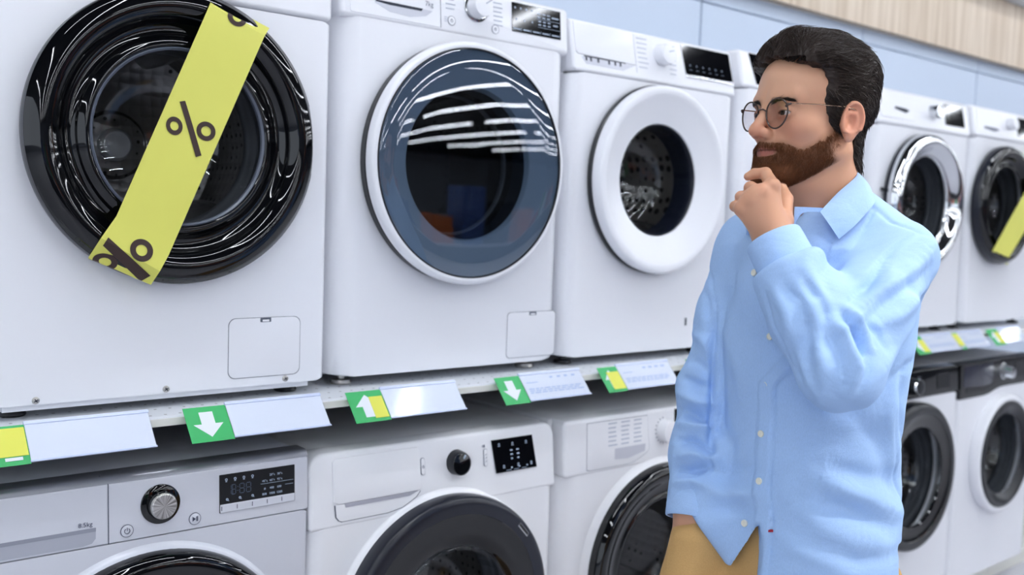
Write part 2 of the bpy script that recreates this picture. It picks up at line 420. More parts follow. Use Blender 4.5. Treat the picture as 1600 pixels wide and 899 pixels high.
def filter_door(t, x0, x1, z0, z1, y, latch_x, r=.012):
    mb = MB(); slab(mb, rrect(x0, x1, z0, z1, r, 6), y-.0004, y+.004, 0); f = mb.build('filter_gap', M['gap'], t, False)
    mb = MB(); slab(mb, rrect(x0+.0009, x1-.0009, z0+.0009, z1-.0009, r, 6), y-.0014, y+.004, .001); f = mb.build('filter_door', M['white'], t)
    mb = MB(); slab(mb, rrect(latch_x-.011, latch_x+.011, z1-.009, z1-.001, .001, 2), y-.0019, y+.002, .0003, 1); l = mb.build('latch', M['gap'], f, False)
    mb = MB(); slab(mb, rrect(latch_x-.007, latch_x+.007, z1-.008, z1-.0042, .001, 2), y-.0026, y+.002, .0003, 1); mb.build('latch_tab', M['white'], f, False)
def panel(t, loop, yf, lean, zs, bev=.006, m_=None, thick=.05, name='control_panel'):
    yfun = lambda z: lean * max(0., z - zs)
    mb = MB(); slab(mb, loop, yf, yf+thick, bev, 5, yfun); p = mb.build(name, m_ or M['white2'], t); return p, yfun
def dial(t, cx, cz, y, r, h, m_cap, m_side, yfun, name='dial', skirt=None, mark=None, notch=True):
    off = yfun(cz); sl = (yfun(cz+.01) - off) / .01; yy = lambda z: off + sl*(z-cz)
    if skirt:
        mb = MB(); lathe(mb, cx, cz, [(skirt[0], y+.002), (skirt[0], y-.0022), (skirt[0]-.0015, y-.003), (r*.5, y-.003)], 56, yfun=yy); d = mb.build(name, skirt[1], t)
    mb = MB(); lathe(mb, cx, cz, [(r*1.04, y+.001), (r, y-.004), (r*.98, y-h+.004), (r*.93, y-h), (r*.86, y-h-.0006), (.0003, y-h-.0006)], 56, yfun=yy)
    k = mb.build('dial_cap' if skirt else name, m_side if not skirt else m_cap, d if skirt else t)
    return d if skirt else k
def ticks(mb, cx, cz, r0, r1, n, a0, a1, y, yfun, w=.0007):
    for k in range(n):
        a = math.radians(a0 + (a1-a0)*k/max(1, n-1)); c, s = math.cos(a), math.sin(a)
        slab(mb, [(cx+r0*c+w*s, cz+r0*s-w*c), (cx+r1*c+w*s, cz+r1*s-w*c), (cx+r1*c-w*s, cz+r1*s+w*c), (cx+r0*c-w*s, cz+r0*s+w*c)], y-.0006, y+.001, 0, yfun=yfun)
def bar(mb, xa, za, xb, zb, w, y, yfun=None, th=.0006):
    d = math.hypot(xb-xa, zb-za); nx, nz = -(zb-za)/d*w/2, (xb-xa)/d*w/2
    slab(mb, [(xa-nx, za-nz), (xb-nx, zb-nz), (xb+nx, zb+nz), (xa+nx, za+nz)], y-th, y+.001, 0, yfun=yfun)

ZU, ZL = .970, .062           # what the upper and lower machines stand on
MACH = {}

# ---- upper row, first: glossy black door, sale tape
x0, x1, yf, zs = .346, .957, -.020, 1.697; cx, cz = .651, 1.450
t = MACH['u1'] = thing('washing_machine', ((x0+x1)/2, yf, ZU), 'white washing machine with a black door crossed by yellow sale tape, top left', 'washing machine')
body(t, x0, x1, .996, zs, 1.85, yf, .56, (cx, cz, .225), .014, .022)
feet(t, x0, x1, yf, ZU, .996, M['satin'])
MB().box(x0+.03, x1-.03, yf+.012, yf+.03, .985, .999).build('toe_strip', M['white'], t, False)
for sx, sz in ((.424, 1.003), (.640, 1.004), (.872, 1.005)): screw(t, sx, sz, yf)
panel(t, rrect(x0, x1, zs+.0012, 1.85, .01, 4), yf-.004, .04, zs, .009)
filter_door(t, .755, .902, 1.012, 1.126, yf, .829, .014)
gasket(t, cx, cz, yf, .225); dr = drum(t, cx, cz, yf)
mb = MB(); lathe(mb, cx, cz, [(.034, yf+.332), (.033, yf+.318), (.026, yf+.308), (.012, yf+.303), (.0004, yf+.302)], 40); mb.build('drum_hub', M['white2'], dr)
flat = lambda a, r: min(0., .247 / max(.3, math.cos(a + .05)) - r) if math.cos(a) > .5 and r > .2 else (-.004*math.exp(-((a+.62)/.12)**2) if r > .2 else 0)
mb = MB(); lathe(mb, cx, cz, arc_prof([(.246, yf-.002), (.253, yf-.006), (.2555, yf-.022), (.2545, yf-.036)], 4), 120, wob=lambda a, r: flat(-a, r)); rim = mb.build('door', M['navy'], t)
prof = arc_prof([(.2542, yf-.036), (.2505, yf-.0405), (.244, yf-.047), (.234, yf-.0515), (.222, yf-.0525), (.211, yf-.049), (.203, yf-.041), (.196, yf-.030), (.187, yf-.024), (.178, yf-.025), (.170, yf-.031), (.163, yf-.036), (.157, yf-.037), (.153, yf-.034)], 6)
mb = MB(); lathe(mb, cx, cz, prof, 120, wob=lambda a, r: flat(-a, r)); mb.build('door_ring', M['black'], rim)
mb = MB(); lathe(mb, cx, cz, arc_prof([(.1535, yf-.034), (.150, yf-.028), (.146, yf-.005), (.138, yf+.045), (.120, yf+.085), (.080, yf+.105), (.0005, yf+.112)], 6), 96); mb.build('door_bowl', M['glass'], rim)
mb = MB(); lathe(mb, cx, cz, [(.1545, yf-.0345), (.1522, yf-.0372), (.149, yf-.034), (.1485, yf-.028)], 96); mb.build('bowl_trim', mat('grey_bowl_rim', (96, 102, 116), .25), rim)

# ---- upper row, second: blue tinted door in a white ring
x0, x1, yf, zs = .985, 1.602, 0., 1.727; cx, cz = 1.296, 1.443
t = MACH['u2'] = thing('washing_machine', ((x0+x1)/2, yf, ZU), 'white washing machine with a blue tinted glass door, second in the upper row', 'washing machine')
body(t, x0, x1, .993, zs, 1.825, yf, .56, (cx, cz, .205), .045, .012)
feet(t, x0, x1, yf, ZU, .993, M['steel'])
p, yfn = panel(t, rrect(x0, x1, zs-.009, 1.828, .012, 4), yf-.002, .085, zs, .012)
yp = yf - .002
mb = MB(); slab(mb, rrect(1.008, 1.2275, zs+.003, 1.90-.078, .004, 3), yp-.0008, yp+.002, .0005, 1, yfn); dr = mb.build('detergent_drawer', M['white2'], t)
mb = MB(); slab(mb, [(1.065, 1.7565), (1.10, 1.743), (1.15, 1.740), (1.19, 1.748), (1.207, 1.7605), (1.19, 1.7615), (1.10, 1.7615), (1.066, 1.7605)], yp-.0012, yp+.002, 0, yfun=yfn); mb.build('handle_recess', mat('pale_recess', (206, 208, 218), .3), dr, False)
mb = MB(); slab(mb, [(1.066, 1.7595), (1.10, 1.7568), (1.178, 1.7568), (1.182, 1.762), (1.10, 1.7625), (1.068, 1.7625)], yp-.0018, yp+.002, 0, yfun=yfn); mb.build('handle_slot', M['slot'], dr, False)
text('lettering', '7kg', 1.186, 1.769, .0145, yp-.0014, M['ink'], dr, .085)
bar(mb := MB(), 1.2285, zs+.003, 1.2285, 1.822, .0012, yp, yfn, .0004); mb.build('panel_seam', M['gap'], t, False)
mb = MB(); lines(mb, 1.242, 1.812, .026, 5, .0098, yp, yfn); lines(mb, 1.373, 1.806, .026, 6, .0098, yp, yfn); mb.build('programme_print', M['paleink'], t, False)
dial(t, 1.324, 1.788, yp, .0250, .030, M['white2'], M['white2'], yfn, skirt=(.0325, M['chrome']))
bar(mb := MB(), 1.329, 1.793, 1.346, 1.804, .0022, yp-.031, yfn); mb.build('dial_mark', M['paleink'], t, False)
for bx, bz in ((1.2565, 1.7485), (1.3765, 1.7475)):
    mb = MB(); lathe(mb, bx, bz, [(.0098, yp+.001), (.0098, yp-.001), (.0085, yp-.0016), (.0003, yp-.0016)], 32, yfun=lambda z: yfn(bz)+.085*(z-bz)); b = mb.build('button', M['white2'], t)
    mb = MB(); ring_mark(mb, bx, bz, .0092, .0101, yp-.0012, yfn); ring_mark(mb, bx, bz, .0024, .0034, yp-.0018, yfn); bar(mb, bx, bz+.001, bx, bz+.0045, .001, yp-.0018, yfn); mb.build('button_print', M['ink'], b, False)
mb = MB(); lines(mb, 1.238, 1.754, .008, 3, .0045, yp, yfn, .0012); mb.build('button_caption', M['paleink'], t, False)
mb = MB(); slab(mb, rrect(1.4255, 1.574, 1.7515, 1.8175, .001, 2), yp-.0012, yp+.002, .0004, 1, yfn); dsp = mb.build('display', M['screen'], t, False)
mb = MB()
for k in range(4): bar(mb, 1.433+k*.0165, 1.806, 1.437+k*.0165, 1.806, .004, yp-.0014, yfn)
for k in range(3): bar(mb, 1.436+k*.024, 1.780, 1.4395+k*.024, 1.780, .0038, yp-.0014, yfn)
for r_ in range(2):
    for k in range(3): bar(mb, 1.502+k*.0145, 1.802-r_*.0075, 1.511+k*.0145, 1.802-r_*.0075, .0026, yp-.0014, yfn); bar(mb, 1.504+k*.0145, 1.785-r_*.0075, 1.512+k*.0145, 1.785-r_*.0075, .0026, yp-.0014, yfn)
bar(mb, 1.546, 1.7985, 1.567, 1.7985, .003, yp-.0014, yfn); bar(mb, 1.550, 1.7815, 1.564, 1.7815, .003, yp-.0014, yfn)
bar(mb, 1.500, 1.790, 1.570, 1.790, .0006, yp-.0014, yfn); bar(mb, 1.503, 1.7715, 1.570, 1.7715, .0006, yp-.0014, yfn)
for k in range(5): bar(mb, 1.429+k*.029, 1.7585, 1.449+k*.029, 1.7585, .0028, yp-.0014, yfn); bar(mb, 1.4515+k*.029, 1.7555, 1.4535+k*.029, 1.762, .0008, yp-.0014, yfn)
mb.build('display_print', M['led'], dsp, False)
filter_door(t, 1.440, 1.590, 1.004, 1.112, yf, 1.517, .010)
gasket(t, cx, cz, yf, .205); drum(t, cx, cz, yf)
mb = MB(); lathe(mb, cx, cz, [(.250, yf-.002), (.2585, yf-.004), (.259, yf-.020), (.257, yf-.0225)], 120); dd = mb.build('door', M['satin'], t)
mb = MB(); lathe(mb, cx, cz, arc_prof([(.2565, yf-.0215), (.2605, yf-.028), (.2612, yf-.036), (.2585, yf-.045), (.2525, yf-.050), (.2465, yf-.0495)], 5), 120); mb.build('door_ring', M['white2'], dd)
mb = MB(); lathe(mb, cx, cz, [(.2468, yf-.0492), (.2458, yf-.0515), (.2440, yf-.0515), (.2430, yf-.0485)], 120); mb.build('chrome_trim', M['satin'], dd)
mb = MB(); lathe(mb, cx, cz, [(.2435, yf-.0490), (.238, yf-.0508), (.20, yf-.0518), (.14, yf-.0524), (.07, yf-.0527), (.0004, yf-.0528)], 96); mb.build('door_glass', M['blueglass'], dd)
mb = MB(); lathe(mb, cx, cz, [(.243, yf-.046), (.200, yf-.036), (.168, yf-.032), (.165, yf-.028), (.160, yf+.02)], 96); mb.build('inner_ring', M['bluering'], dd)
mb = MB(); lathe(mb, cx, cz, arc_prof([(.162, yf-.02), (.156, yf+.02), (.146, yf+.065), (.11, yf+.10), (.0005, yf+.115)], 5), 96); mb.build('door_bowl', M['deepsmoke'], dd)

# ---- upper row, third: wide white cone ring
x0, x1, yf, zs = 1.618, 2.236, 0., 1.688; cx, cz = 1.916, 1.440
t = MACH['u3'] = thing('washing_machine', ((x0+x1)/2, yf, ZU), 'white washing machine with a wide white cone door ring, directly left of the man', 'washing machine')
body(t, x0, x1, .993, zs, 1.813, yf, .56, (cx, cz, .20), .032, .012)
feet(t, x0, x1, yf, ZU, .993, M['satin'])
p, yfn = panel(t, rrect(x0+.002, x1-.001, zs+.001, 1.815, .010, 4), yf-.003, .22, zs, .008); yp = yf - .003
mb = MB(); slab(mb, [(1.630, 1.736), (1.636, 1.730), (1.836, 1.7265), (1.838, 1.811), (1.634, 1.811), (1.630, 1.808)], yp-.0022, yp+.002, .0015, 2, yfn); dr = mb.build('detergent_drawer', M['white2'], t)
mb = MB(); slab(mb, [(1.648, 1.725), (1.662, 1.7085), (1.79, 1.7075), (1.836, 1.7255)], yp-.0008, yp+.002, 0, yfun=yfn); mb.build('handle_recess', mat('recess_white', (208, 210, 220), .2), dr, False)
mb = MB()
for k in (0, 1, 2.6, 5.0, 6.4, 7.6): slab(mb, [(1.660+k*.0155, 1.716), (1.6655+k*.0155, 1.716), (1.6655+k*.0155, 1.7265), (1.660+k*.0155, 1.7265)], yp-.0014, yp+.002, 0, yfun=yfn)
bar(mb, 1.656, 1.7268, 1.80, 1.7262, .002, yp-.0008, yfn)
mb.build('grip_teeth', M['slot'], dr, False)
bar(mb := MB(), 1.8395, zs+.02, 1.8395, 1.811, .0008, yp, yfn, .0004); mb.build('panel_seam', M['paleink'], t, False)
mb = MB(); lines(mb, 1.850, 1.798, .040, 7, .0125, yp, yfn); lines(mb, 1.968, 1.794, .028, 7, .0125, yp, yfn); mb.build('programme_print', M['paleink'], t, False)
k = dial(t, 1.938, 1.766, yp, .0270, .030, M['white2'], M['white2'], yfn)
bar(mb := MB(), 1.938, 1.772, 1.958, 1.777, .003, yp-.031, lambda z: yfn(1.766) + .22*(z-1.766)); mb.build('dial_mark', M['paleink'], k, False)
mb = MB(); slab(mb, [(2.030, 1.727), (2.2285, 1.727), (2.224, 1.806), (2.023, 1.806)], yp-.0012, yp+.002, .0004, 1, yfn); dsp = mb.build('display', M['screen'], t, False)
mb = MB()
for k in range(6): lathe(mb, 2.051+k*.0265, 1.753, [(.0034, yp-.0003), (.0032, yp-.0016), (.0002, yp-.0016)], 12, yfun=yfn); bar(mb, 2.046+k*.0265, 1.741, 2.058+k*.0265, 1.741, .0016, yp-.0012, yfn)
mb.build('display_print', M['dimled'], dsp, False)
mb = MB(); slab(mb, rrect(2.029, 2.230, 1.7195, 1.7262, .001, 2), yp-.003, yp+.002, .001, 2, yfn); mb.build('display_trim', M['chrome'], t)
gasket(t, cx, cz, yf, .20); drum(t, cx, cz, yf, m_=M['dimple'], dep=.30)
mb = MB(); lathe(mb, cx, cz, [(.235, yf-.001), (.2415, yf-.004), (.2425, yf-.014), (.2395, yf-.018)], 120); dd = mb.build('door', M['satin'], t)
mb = MB(); lathe(mb, cx, cz, arc_prof([(.2385, yf-.016), (.2405, yf-.024), (.2405, yf-.036), (.237, yf-.045), (.2285, yf-.0475), (.219, yf-.0465)], 5) + [(.212, yf-.043), (.18, yf-.032), (.150, yf-.021), (.1455, yf-.0195), (.1432, yf-.015)], 120); mb.build('door_ring', M['white2'], dd)
mb = MB(); lathe(mb, cx, cz, [(.1436, yf-.0165), (.1410, yf-.0175), (.1375, yf-.012), (.1365, yf+.02), (.1345, yf+.05)], 96); mb.build('inner_rim', M['navy'], dd)
mb = MB(); lathe(mb, cx, cz, arc_prof([(.1385, yf-.012), (.1350, yf+.0), (.130, yf+.05), (.115, yf+.09), (.07, yf+.105), (.0005, yf+.11)], 5), 96); mb.build('door_bowl', M['glass'], dd)
MB().box(2.066, 2.071, yf-.002, yf+.01, 1.055, 1.075).build('clip', M['slot'], t, False)

# ---- upper row, fourth: behind the man's head
x0, x1, yf, zs = 2.276, 2.888, .01, 1.722; cx, cz = 2.58, 1.44
t = MACH['u4'] = thing('washing_machine', ((x0+x1)/2, yf, ZU), 'white washing machine mostly hidden behind the head of the man', 'washing machine')
body(t, x0, x1, .993, zs, 1.828, yf, .56, (cx, cz, .20), .03, .012)
feet(t, x0, x1, yf, ZU, .993, M['satin'])
p, yfn = panel(t, rrect(x0+.001, x1-.001, zs+.001, 1.83, .012, 4), yf-.002, .22, zs, .010); yp = yf - .002
mb = MB(); slab(mb, [(2.343, 1.736), (2.56, 1.736), (2.56, 1.824), (2.322, 1.824)], yp-.0012, yp+.002, .0004, 1, yfn); mb.build('display', M['screen'], t, False)
dial(t, 2.66, 1.775, yp, .026, .03, M['white2'], M['white2'], yfn)
mb = MB(); slab(mb, rrect(2.72, 2.872, 1.738, 1.82, .006, 3), yp-.0015, yp+.002, .001, 1, yfn); mb.build('detergent_drawer', M['white2'], t)
gasket(t, cx, cz, yf, .20); drum(t, cx, cz, yf)
mb = MB(); lathe(mb, cx, cz, arc_prof([(.235, yf-.001), (.238, yf-.02), (.230, yf-.04), (.20, yf-.038), (.165, yf-.025), (.155, yf-.02)], 5), 96); dd = mb.build('door', M['white2'], t)
mb = MB(); lathe(mb, cx, cz, arc_prof([(.158, yf-.022), (.150, yf+.03), (.12, yf+.09), (.0005, yf+.11)], 5), 96); mb.build('door_bowl', M['smoke'], dd)

# ---- upper row, fifth: chrome door
x0, x1, yf, zs = 2.955, 3.598, -.01, 1.680; cx, cz = 3.248, 1.432
t = MACH['u5'] = thing('washing_machine', ((x0+x1)/2, yf, ZU), 'white washing machine with a chrome door, right of the man in the upper row', 'washing machine')
body(t, x0, x1, .996, zs, 1.80, yf, .56, (cx, cz, .20), .03, .012)
feet(t, x0, x1, yf, ZU, .996, M['satin'])
p, yfn = panel(t, rrect(x0+.001, x1-.001, zs+.001, 1.803, .014, 4), yf-.004, .18, zs, .012); yp = yf - .004
mb = MB(); slab(mb, rrect(2.98, 3.20, 1.705, 1.792, .006, 3), yp-.0015, yp+.002, .001, 1, yfn); dr = mb.build('detergent_drawer', M['white2'], t)
mb = MB(); slab(mb, [(3.07, 1.737), (3.14, 1.728), (3.165, 1.738), (3.14, 1.743), (3.075, 1.745)], yp-.0025, yp+.002, 0, yfun=yfn); mb.build('handle_slot', M['slot'], dr, False)
dial(t, 3.325, 1.748, yp, .024, .03, M['chrome'], M['chrome'], yfn)
mb = MB(); slab(mb, rrect(3.412, 3.552, 1.712, 1.786, .001, 2), yp-.0012, yp+.002, .0004, 1, yfn); mb.build('display', M['screen'], t, False)
gasket(t, cx, cz, yf, .20); drum(t, cx, cz, yf)
mb = MB(); lathe(mb, cx, cz, [(.228, yf-.001), (.233, yf-.006), (.232, yf-.020)], 96); dd = mb.build('door', M['navy'], t)
mb = MB(); lathe(mb, cx, cz, arc_prof([(.2325, yf-.019), (.232, yf-.032), (.224, yf-.050), (.208, yf-.058), (.192, yf-.053), (.178, yf-.040), (.166, yf-.030), (.158, yf-.028), (.154, yf-.022)], 5), 120); mb.build('door_ring', M['chrome'], dd)
mb = MB(); lathe(mb, cx, cz, arc_prof([(.156, yf-.024), (.150, yf+.01), (.138, yf+.06), (.11, yf+.095), (.0005, yf+.112)], 5), 96); mb.build('door_bowl', M['glass'], dd)
for dz in (.035, -.035):
    mb = MB(); slab(mb, rrect(cx-.246, cx-.222, cz+dz-.006, cz+dz+.006, .002, 3), yf-.012, yf, .002, 2); mb.build('hinge', M['satin'], dd)

# ---- upper row, sixth: black door with tape
x0, x1, yf, zs = 3.626, 4.240, -.01, 1.690; cx, cz = 3.828, 1.442
cx = 3.845
t = MACH['u6'] = thing('washing_machine', ((x0+x1)/2, yf, ZU), 'white washing machine with a black taped door at the right edge, upper row', 'washing machine')
body(t, x0, x1, .996, zs, 1.805, yf, .56, (cx, cz, .20), .03, .012)
feet(t, x0, x1, yf, ZU, .996, M['satin'])
p, yfn = panel(t, rrect(x0+.001, x1-.001, zs+.001, 1.807, .014, 4), yf-.004, .18, zs, .012); yp = yf - .004
mb = MB(); slab(mb, rrect(3.65, 3.86, 1.712, 1.796, .006, 3), yp-.0015, yp+.002, .001, 1, yfn); dr = mb.build('detergent_drawer', M['white2'], t)
mb = MB(); slab(mb, [(3.70, 1.726), (3.78, 1.718), (3.83, 1.726), (3.80, 1.733), (3.71, 1.734)], yp-.0025, yp+.002, 0, yfun=yfn); mb.build('handle_slot', M['ink'], dr, False)
dial(t, 3.915, 1.760, yp, .024, .03, M['white2'], M['white2'], yfn)
mb = MB(); slab(mb, rrect(3.985, 4.20, 1.715, 1.79, .001, 2), yp-.0012, yp+.002, .0004, 1, yfn); mb.build('display', M['screen'], t, False)
gasket(t, cx, cz, yf, .20); drum(t, cx, cz, yf)
mb = MB(); lathe(mb, cx, cz, arc_prof([(.215, yf-.002), (.2235, yf-.008), (.2245, yf-.026), (.220, yf-.040)], 4), 96); dd = mb.build('door', M['navy'], t)
mb = MB(); lathe(mb, cx, cz, arc_prof([(.221, yf-.038), (.214, yf-.047), (.200, yf-.052), (.186, yf-.046), (.174, yf-.030), (.162, yf-.026), (.150, yf-.034), (.144, yf-.030)], 5), 96); mb.build('door_ring', M['black'], dd)
mb = MB(); lathe(mb, cx, cz, arc_prof([(.1455, yf-.031), (.140, yf+.0), (.130, yf+.05), (.10, yf+.09), (.0005, yf+.11)], 5), 96); mb.build('door_bowl', M['glass'], dd)
U6 = (cx, cz, yf)

# ------------------------------------------------------------------ lower row
YL = -.12
# ---- first: silver panel, big black dial
x0, x1, yf, zs = .262, .873, YL, .7725; cx, cz = .583, .497
t = MACH['l1'] = thing('washing_machine', ((x0+x1)/2, yf, ZL), 'silver white washing machine with a steel capped black dial, bottom left under the shelf', 'washing machine')
body(t, x0, x1, .08, zs, .882, yf, .58, (cx, cz, .225), .008, .008, M['silver'])
feet(t, x0, x1, yf, ZL, .08, M['satin'])
p, yfn = panel(t, rrect(x0, x1, zs+.0008, .872, .004, 3), yf, .045, zs, .002, M['silver'], .045)
mb = MB(); loop = [(yf+.0045, .8722), (yf+.0075, .879), (yf+.013, .8832), (yf+.02, .8845), (yf+.05, .8845), (yf+.05, .8722)]
mb.loft([[(x0, y, z) for y, z in loop], [(x1, y, z) for y, z in loop]]); mb.build('top_trim', mat('brushed_grey_trim', (150, 152, 160), .3, metal=.7), t)
bar(mb := MB(), .5105, zs+.001, .5105, .872, .0016, yf, yfn); bar(mb, .5105, .8722, .500, .8845, .0012, yf, lambda z: .0045 + (z-.872)*1.0); mb.build('panel_seam', M['gap'], t, False)
mb = MB(); slab(mb, rrect(.275, .5085, zs+.003, .8705, .002, 2), yf-.0006, yf+.002, .0004, 1, yfn); dr = mb.build('detergent_drawer', M['silver'], t)
mb = MB(); slab(mb, [(.300, .7775), (.470, .7765), (.484, .779), (.490, .786), (.4905, .8035), (.300, .8035)], yf-.0010, yf+.002, 0, yfun=yfn); mb.build('handle_recess', mat('silver_recess', (178, 181, 192), .3, metal=.2), dr, False)
mb = MB(); slab(mb, [(.300, .798), (.4903, .798), (.4905, .8042), (.300, .8042)], yf-.0014, yf+.002, 0, yfun=yfn); mb.build('handle_edge', mat('silver_edge', (150, 153, 165), .35, metal=.2), dr, False)
text('lettering', '8.5kg', .4625, .8085, .0105, yf-.0012, M['darkink'], dr, .045)
d = dial(t, .596, .8265, yf, .0235, .018, M['steel'], M['steel'], yfn, skirt=(.0335, M['black']))
oy = yfn(.8265); slope = .045
mb = MB(); lathe(mb, .596, .8265, [(.0242, yf+.001), (.0246, yf-.011), (.0236, yf-.0155), (.0215, yf-.0165)], 56, yfun=lambda z: oy+slope*(z-.8265)); mb.build('dial_collar', M['black'], d)
cap = mat('radial_brushed_cap', (205, 203, 200), .32, metal=1)
nt = cap.node_tree; tc = nt.nodes.new('ShaderNodeTexCoord'); g = nt.nodes.new('ShaderNodeTexGradient'); g.gradient_type = 'RADIAL'
mp = nt.nodes.new('ShaderNodeMapping'); mp.inputs['Location'].default_value = (-(.596-(x0+x1)/2), .7645-.0-(.8265-ZL)+(.0), 0)
sp = nt.nodes.new('ShaderNodeSeparateXYZ'); cb = nt.nodes.new('ShaderNodeCombineXYZ'); nt.links.new(tc.outputs['Object'], sp.inputs[0])
s1 = nt.nodes.new('ShaderNodeMath'); s1.operation = 'SUBTRACT'; s1.inputs[1].default_value = .596-(x0+x1)/2; nt.links.new(sp.outputs[0], s1.inputs[0]); nt.links.new(s1.outputs[0], cb.inputs[0])
s2 = nt.nodes.new('ShaderNodeMath'); s2.operation = 'SUBTRACT'; s2.inputs[1].default_value = .8265-ZL; nt.links.new(sp.outputs[2], s2.inputs[0]); nt.links.new(s2.outputs[0], cb.inputs[1])
nt.links.new(cb.outputs[0], g.inputs[0]); ns = nt.nodes.new('ShaderNodeTexNoise'); ns.noise_dimensions = '1D'; ns.inputs['Scale'].default_value = 26; ns.inputs['Detail'].default_value = 3; nt.links.new(g.outputs['Fac'], ns.inputs['W'])
rp = nt.nodes.new('ShaderNodeValToRGB'); rp.color_ramp.elements[0].position = .3; rp.color_ramp.elements[1].position = .7; rp.color_ramp.elements[0].color = lin((140, 136, 132)); rp.color_ramp.elements[1].color = lin((240, 238, 236)); nt.links.new(ns.outputs['Fac'], rp.inputs[0]); nt.links.new(rp.outputs[0], nt.nodes['Principled BSDF'].inputs['Base Color'])
mb = MB(); lathe(mb, .596, .8265, [(.0212, yf-.014), (.0206, yf-.0198), (.0195, yf-.0206), (.0003, yf-.0206)], 56, yfun=lambda z: oy+slope*(z-.8265)); mb.build('steel_cap', cap, d)
for bx, bz, kind in ((.540, .790, 'power'), (.6555, .791, 'play')):
    mb = MB(); lathe(mb, bx, bz, [(.0102, yf+.001), (.0102, yf-.0012), (.0092, yf-.0018), (.0003, yf-.0018)], 36, yfun=lambda z: yfn(bz)+.045*(z-bz)); b = mb.build('button', M['silver'], t)
    mb = MB(); ring_mark(mb, bx, bz, .0096, .0106, yf-.0012, yfn)
    if kind == 'power':
        for k in range(14):
            a0, a1 = math.radians(120 + 300*k/14), math.radians(120 + 300*(k+1)/14); bar(mb, bx+.0044*math.cos(a0), bz+.0044*math.sin(a0), bx+.0044*math.cos(a1), bz+.0044*math.sin(a1), .0009, yf-.0021, yfn)
        bar(mb, bx, bz+.0005, bx, bz+.0058, .0009, yf-.0021, yfn)
    else:
        slab(mb, [(bx-.0045, bz-.0042), (bx+.0012, bz), (bx-.0045, bz+.0042)], yf-.0024, yf-.001, 0, yfun=yfn)
        for q in (.0026, .0044): bar(mb, bx+q, bz-.004, bx+q, bz+.004, .0010, yf-.0021, yfn)
    mb.build('button_print', M['darkink'], b, False)
mb = MB(); slab(mb, rrect(.7000, .8455, .7925, .8605, .001, 2), yf-.0012, yf+.002, .0004, 1, yfn); dsp = mb.build('display', M['screen'], t, False)
mb = MB(); slab(mb, rrect(.7010, .8446, .7930, .8075, .0005, 1), yf-.0022, yf+.001, .0005, 1, yfn); kk = mb.build('key_strip', M['silver'], t, False)
mb = MB()
for k in range(5): bar(mb, .7035+k*.0288, .797, .7035+k*.0288, .8045, .0011, yf-.0023, yfn)
mb.build('key_marks', M['gap'], kk, False)
yt = yf - .0014 + yfn(.83)
def seg7(mb, x, z, w, h, s):
    for q in s:
        a, b = {'a': ((0, h), (w, h)), 'b': ((w, h/2), (w, h)), 'c': ((w, 0), (w, h/2)), 'd': ((0, 0), (w, 0)), 'e': ((0, 0), (0, h/2)), 'f': ((0, h/2), (0, h)), 'g': ((0, h/2), (w, h/2))}[q]
        dx, dz = (b[0]-a[0])*.12, (b[1]-a[1])*.12
        bar(mb, x+a[0]+dx, z+a[1]+dz, x+b[0]-dx, z+b[1]-dz, .0011, yf-.0014, yfn)
mb = MB(); seg7(mb, .7155, .8235, .0085, .017, 'bc'); seg7(mb, .7215, .8235, .0085, .017, 'abcdefg'); seg7(mb, .7375, .8235, .0085, .017, 'abcdefg'); seg7(mb, .7500, .8235, .0085, .017, 'abcdefg')
for q in (.829, .836): bar(mb, .7333, q, .7347, q, .0014, yf-.0014, yfn)
mb.build('digits', M['dimled'], dsp, False)
mb = MB()
for k in range(4): ring_mark(mb, .7125+k*.0165, .851, .0013, .0024, yf-.0016, yfn, 10); bar(mb, .711+k*.0165, .8475, .714+k*.0165, .8475, .001, yf-.0014, yfn)
for k, q in ((0, .714), (1, .738), (2, .762)): ring_mark(mb, q, .8155, .0012, .0023, yf-.0016, yfn, 8); bar(mb, q+.001, .8145, q+.003, .8125, .0009, yf-.0014, yfn)
bar(mb, .778, .8335, .842, .8335, .0004, yf-.0014, yfn); bar(mb, .826, .8265, .842, .8265, .0004, yf-.0014, yfn); bar(mb, .833, .8335, .842, .8335, .0005, yf-.0014, yfn)
mb.build('display_print', M['led'], dsp, False)
for s, tx, tz in (('20°c', .795, .8465), ('30°c', .8098, .8465), ('40°c', .7805, .8365), ('60°c', .795, .8365), ('95°c', .8098, .8365), ('#', .784, .8225), ('400', .795, .8225), ('600', .8098, .8225), ('800', .7805, .8125), ('1000', .794, .8125), ('1200', .8085, .8125)):
    text('lettering', s, tx, tz, .0058, yf-.0016+yfn(tz), M['led'], dsp, .045)
gasket(t, cx, cz, yf, .225); drum(t, cx, cz, yf)
mb = MB(); lathe(mb, cx, cz, arc_prof([(.266, yf+.001), (.258, yf-.004), (.254, yf-.012)], 4), 96); dd = mb.build('door', M['silver'], t)
mb = MB(); lathe(mb, cx, cz, arc_prof([(.2545, yf-.006), (.2525, yf-.024), (.2455, yf-.036), (.236, yf-.0405), (.22, yf-.041), (.17, yf-.036), (.155, yf-.030)], 5), 120); mb.build('door_ring', M['black'], dd)
mb = MB(); lathe(mb, cx, cz, arc_prof([(.156, yf-.031), (.15, yf+.02), (.13, yf+.07), (.0005, yf+.10)], 5), 96); mb.build('door_bowl', M['smoke'], dd)

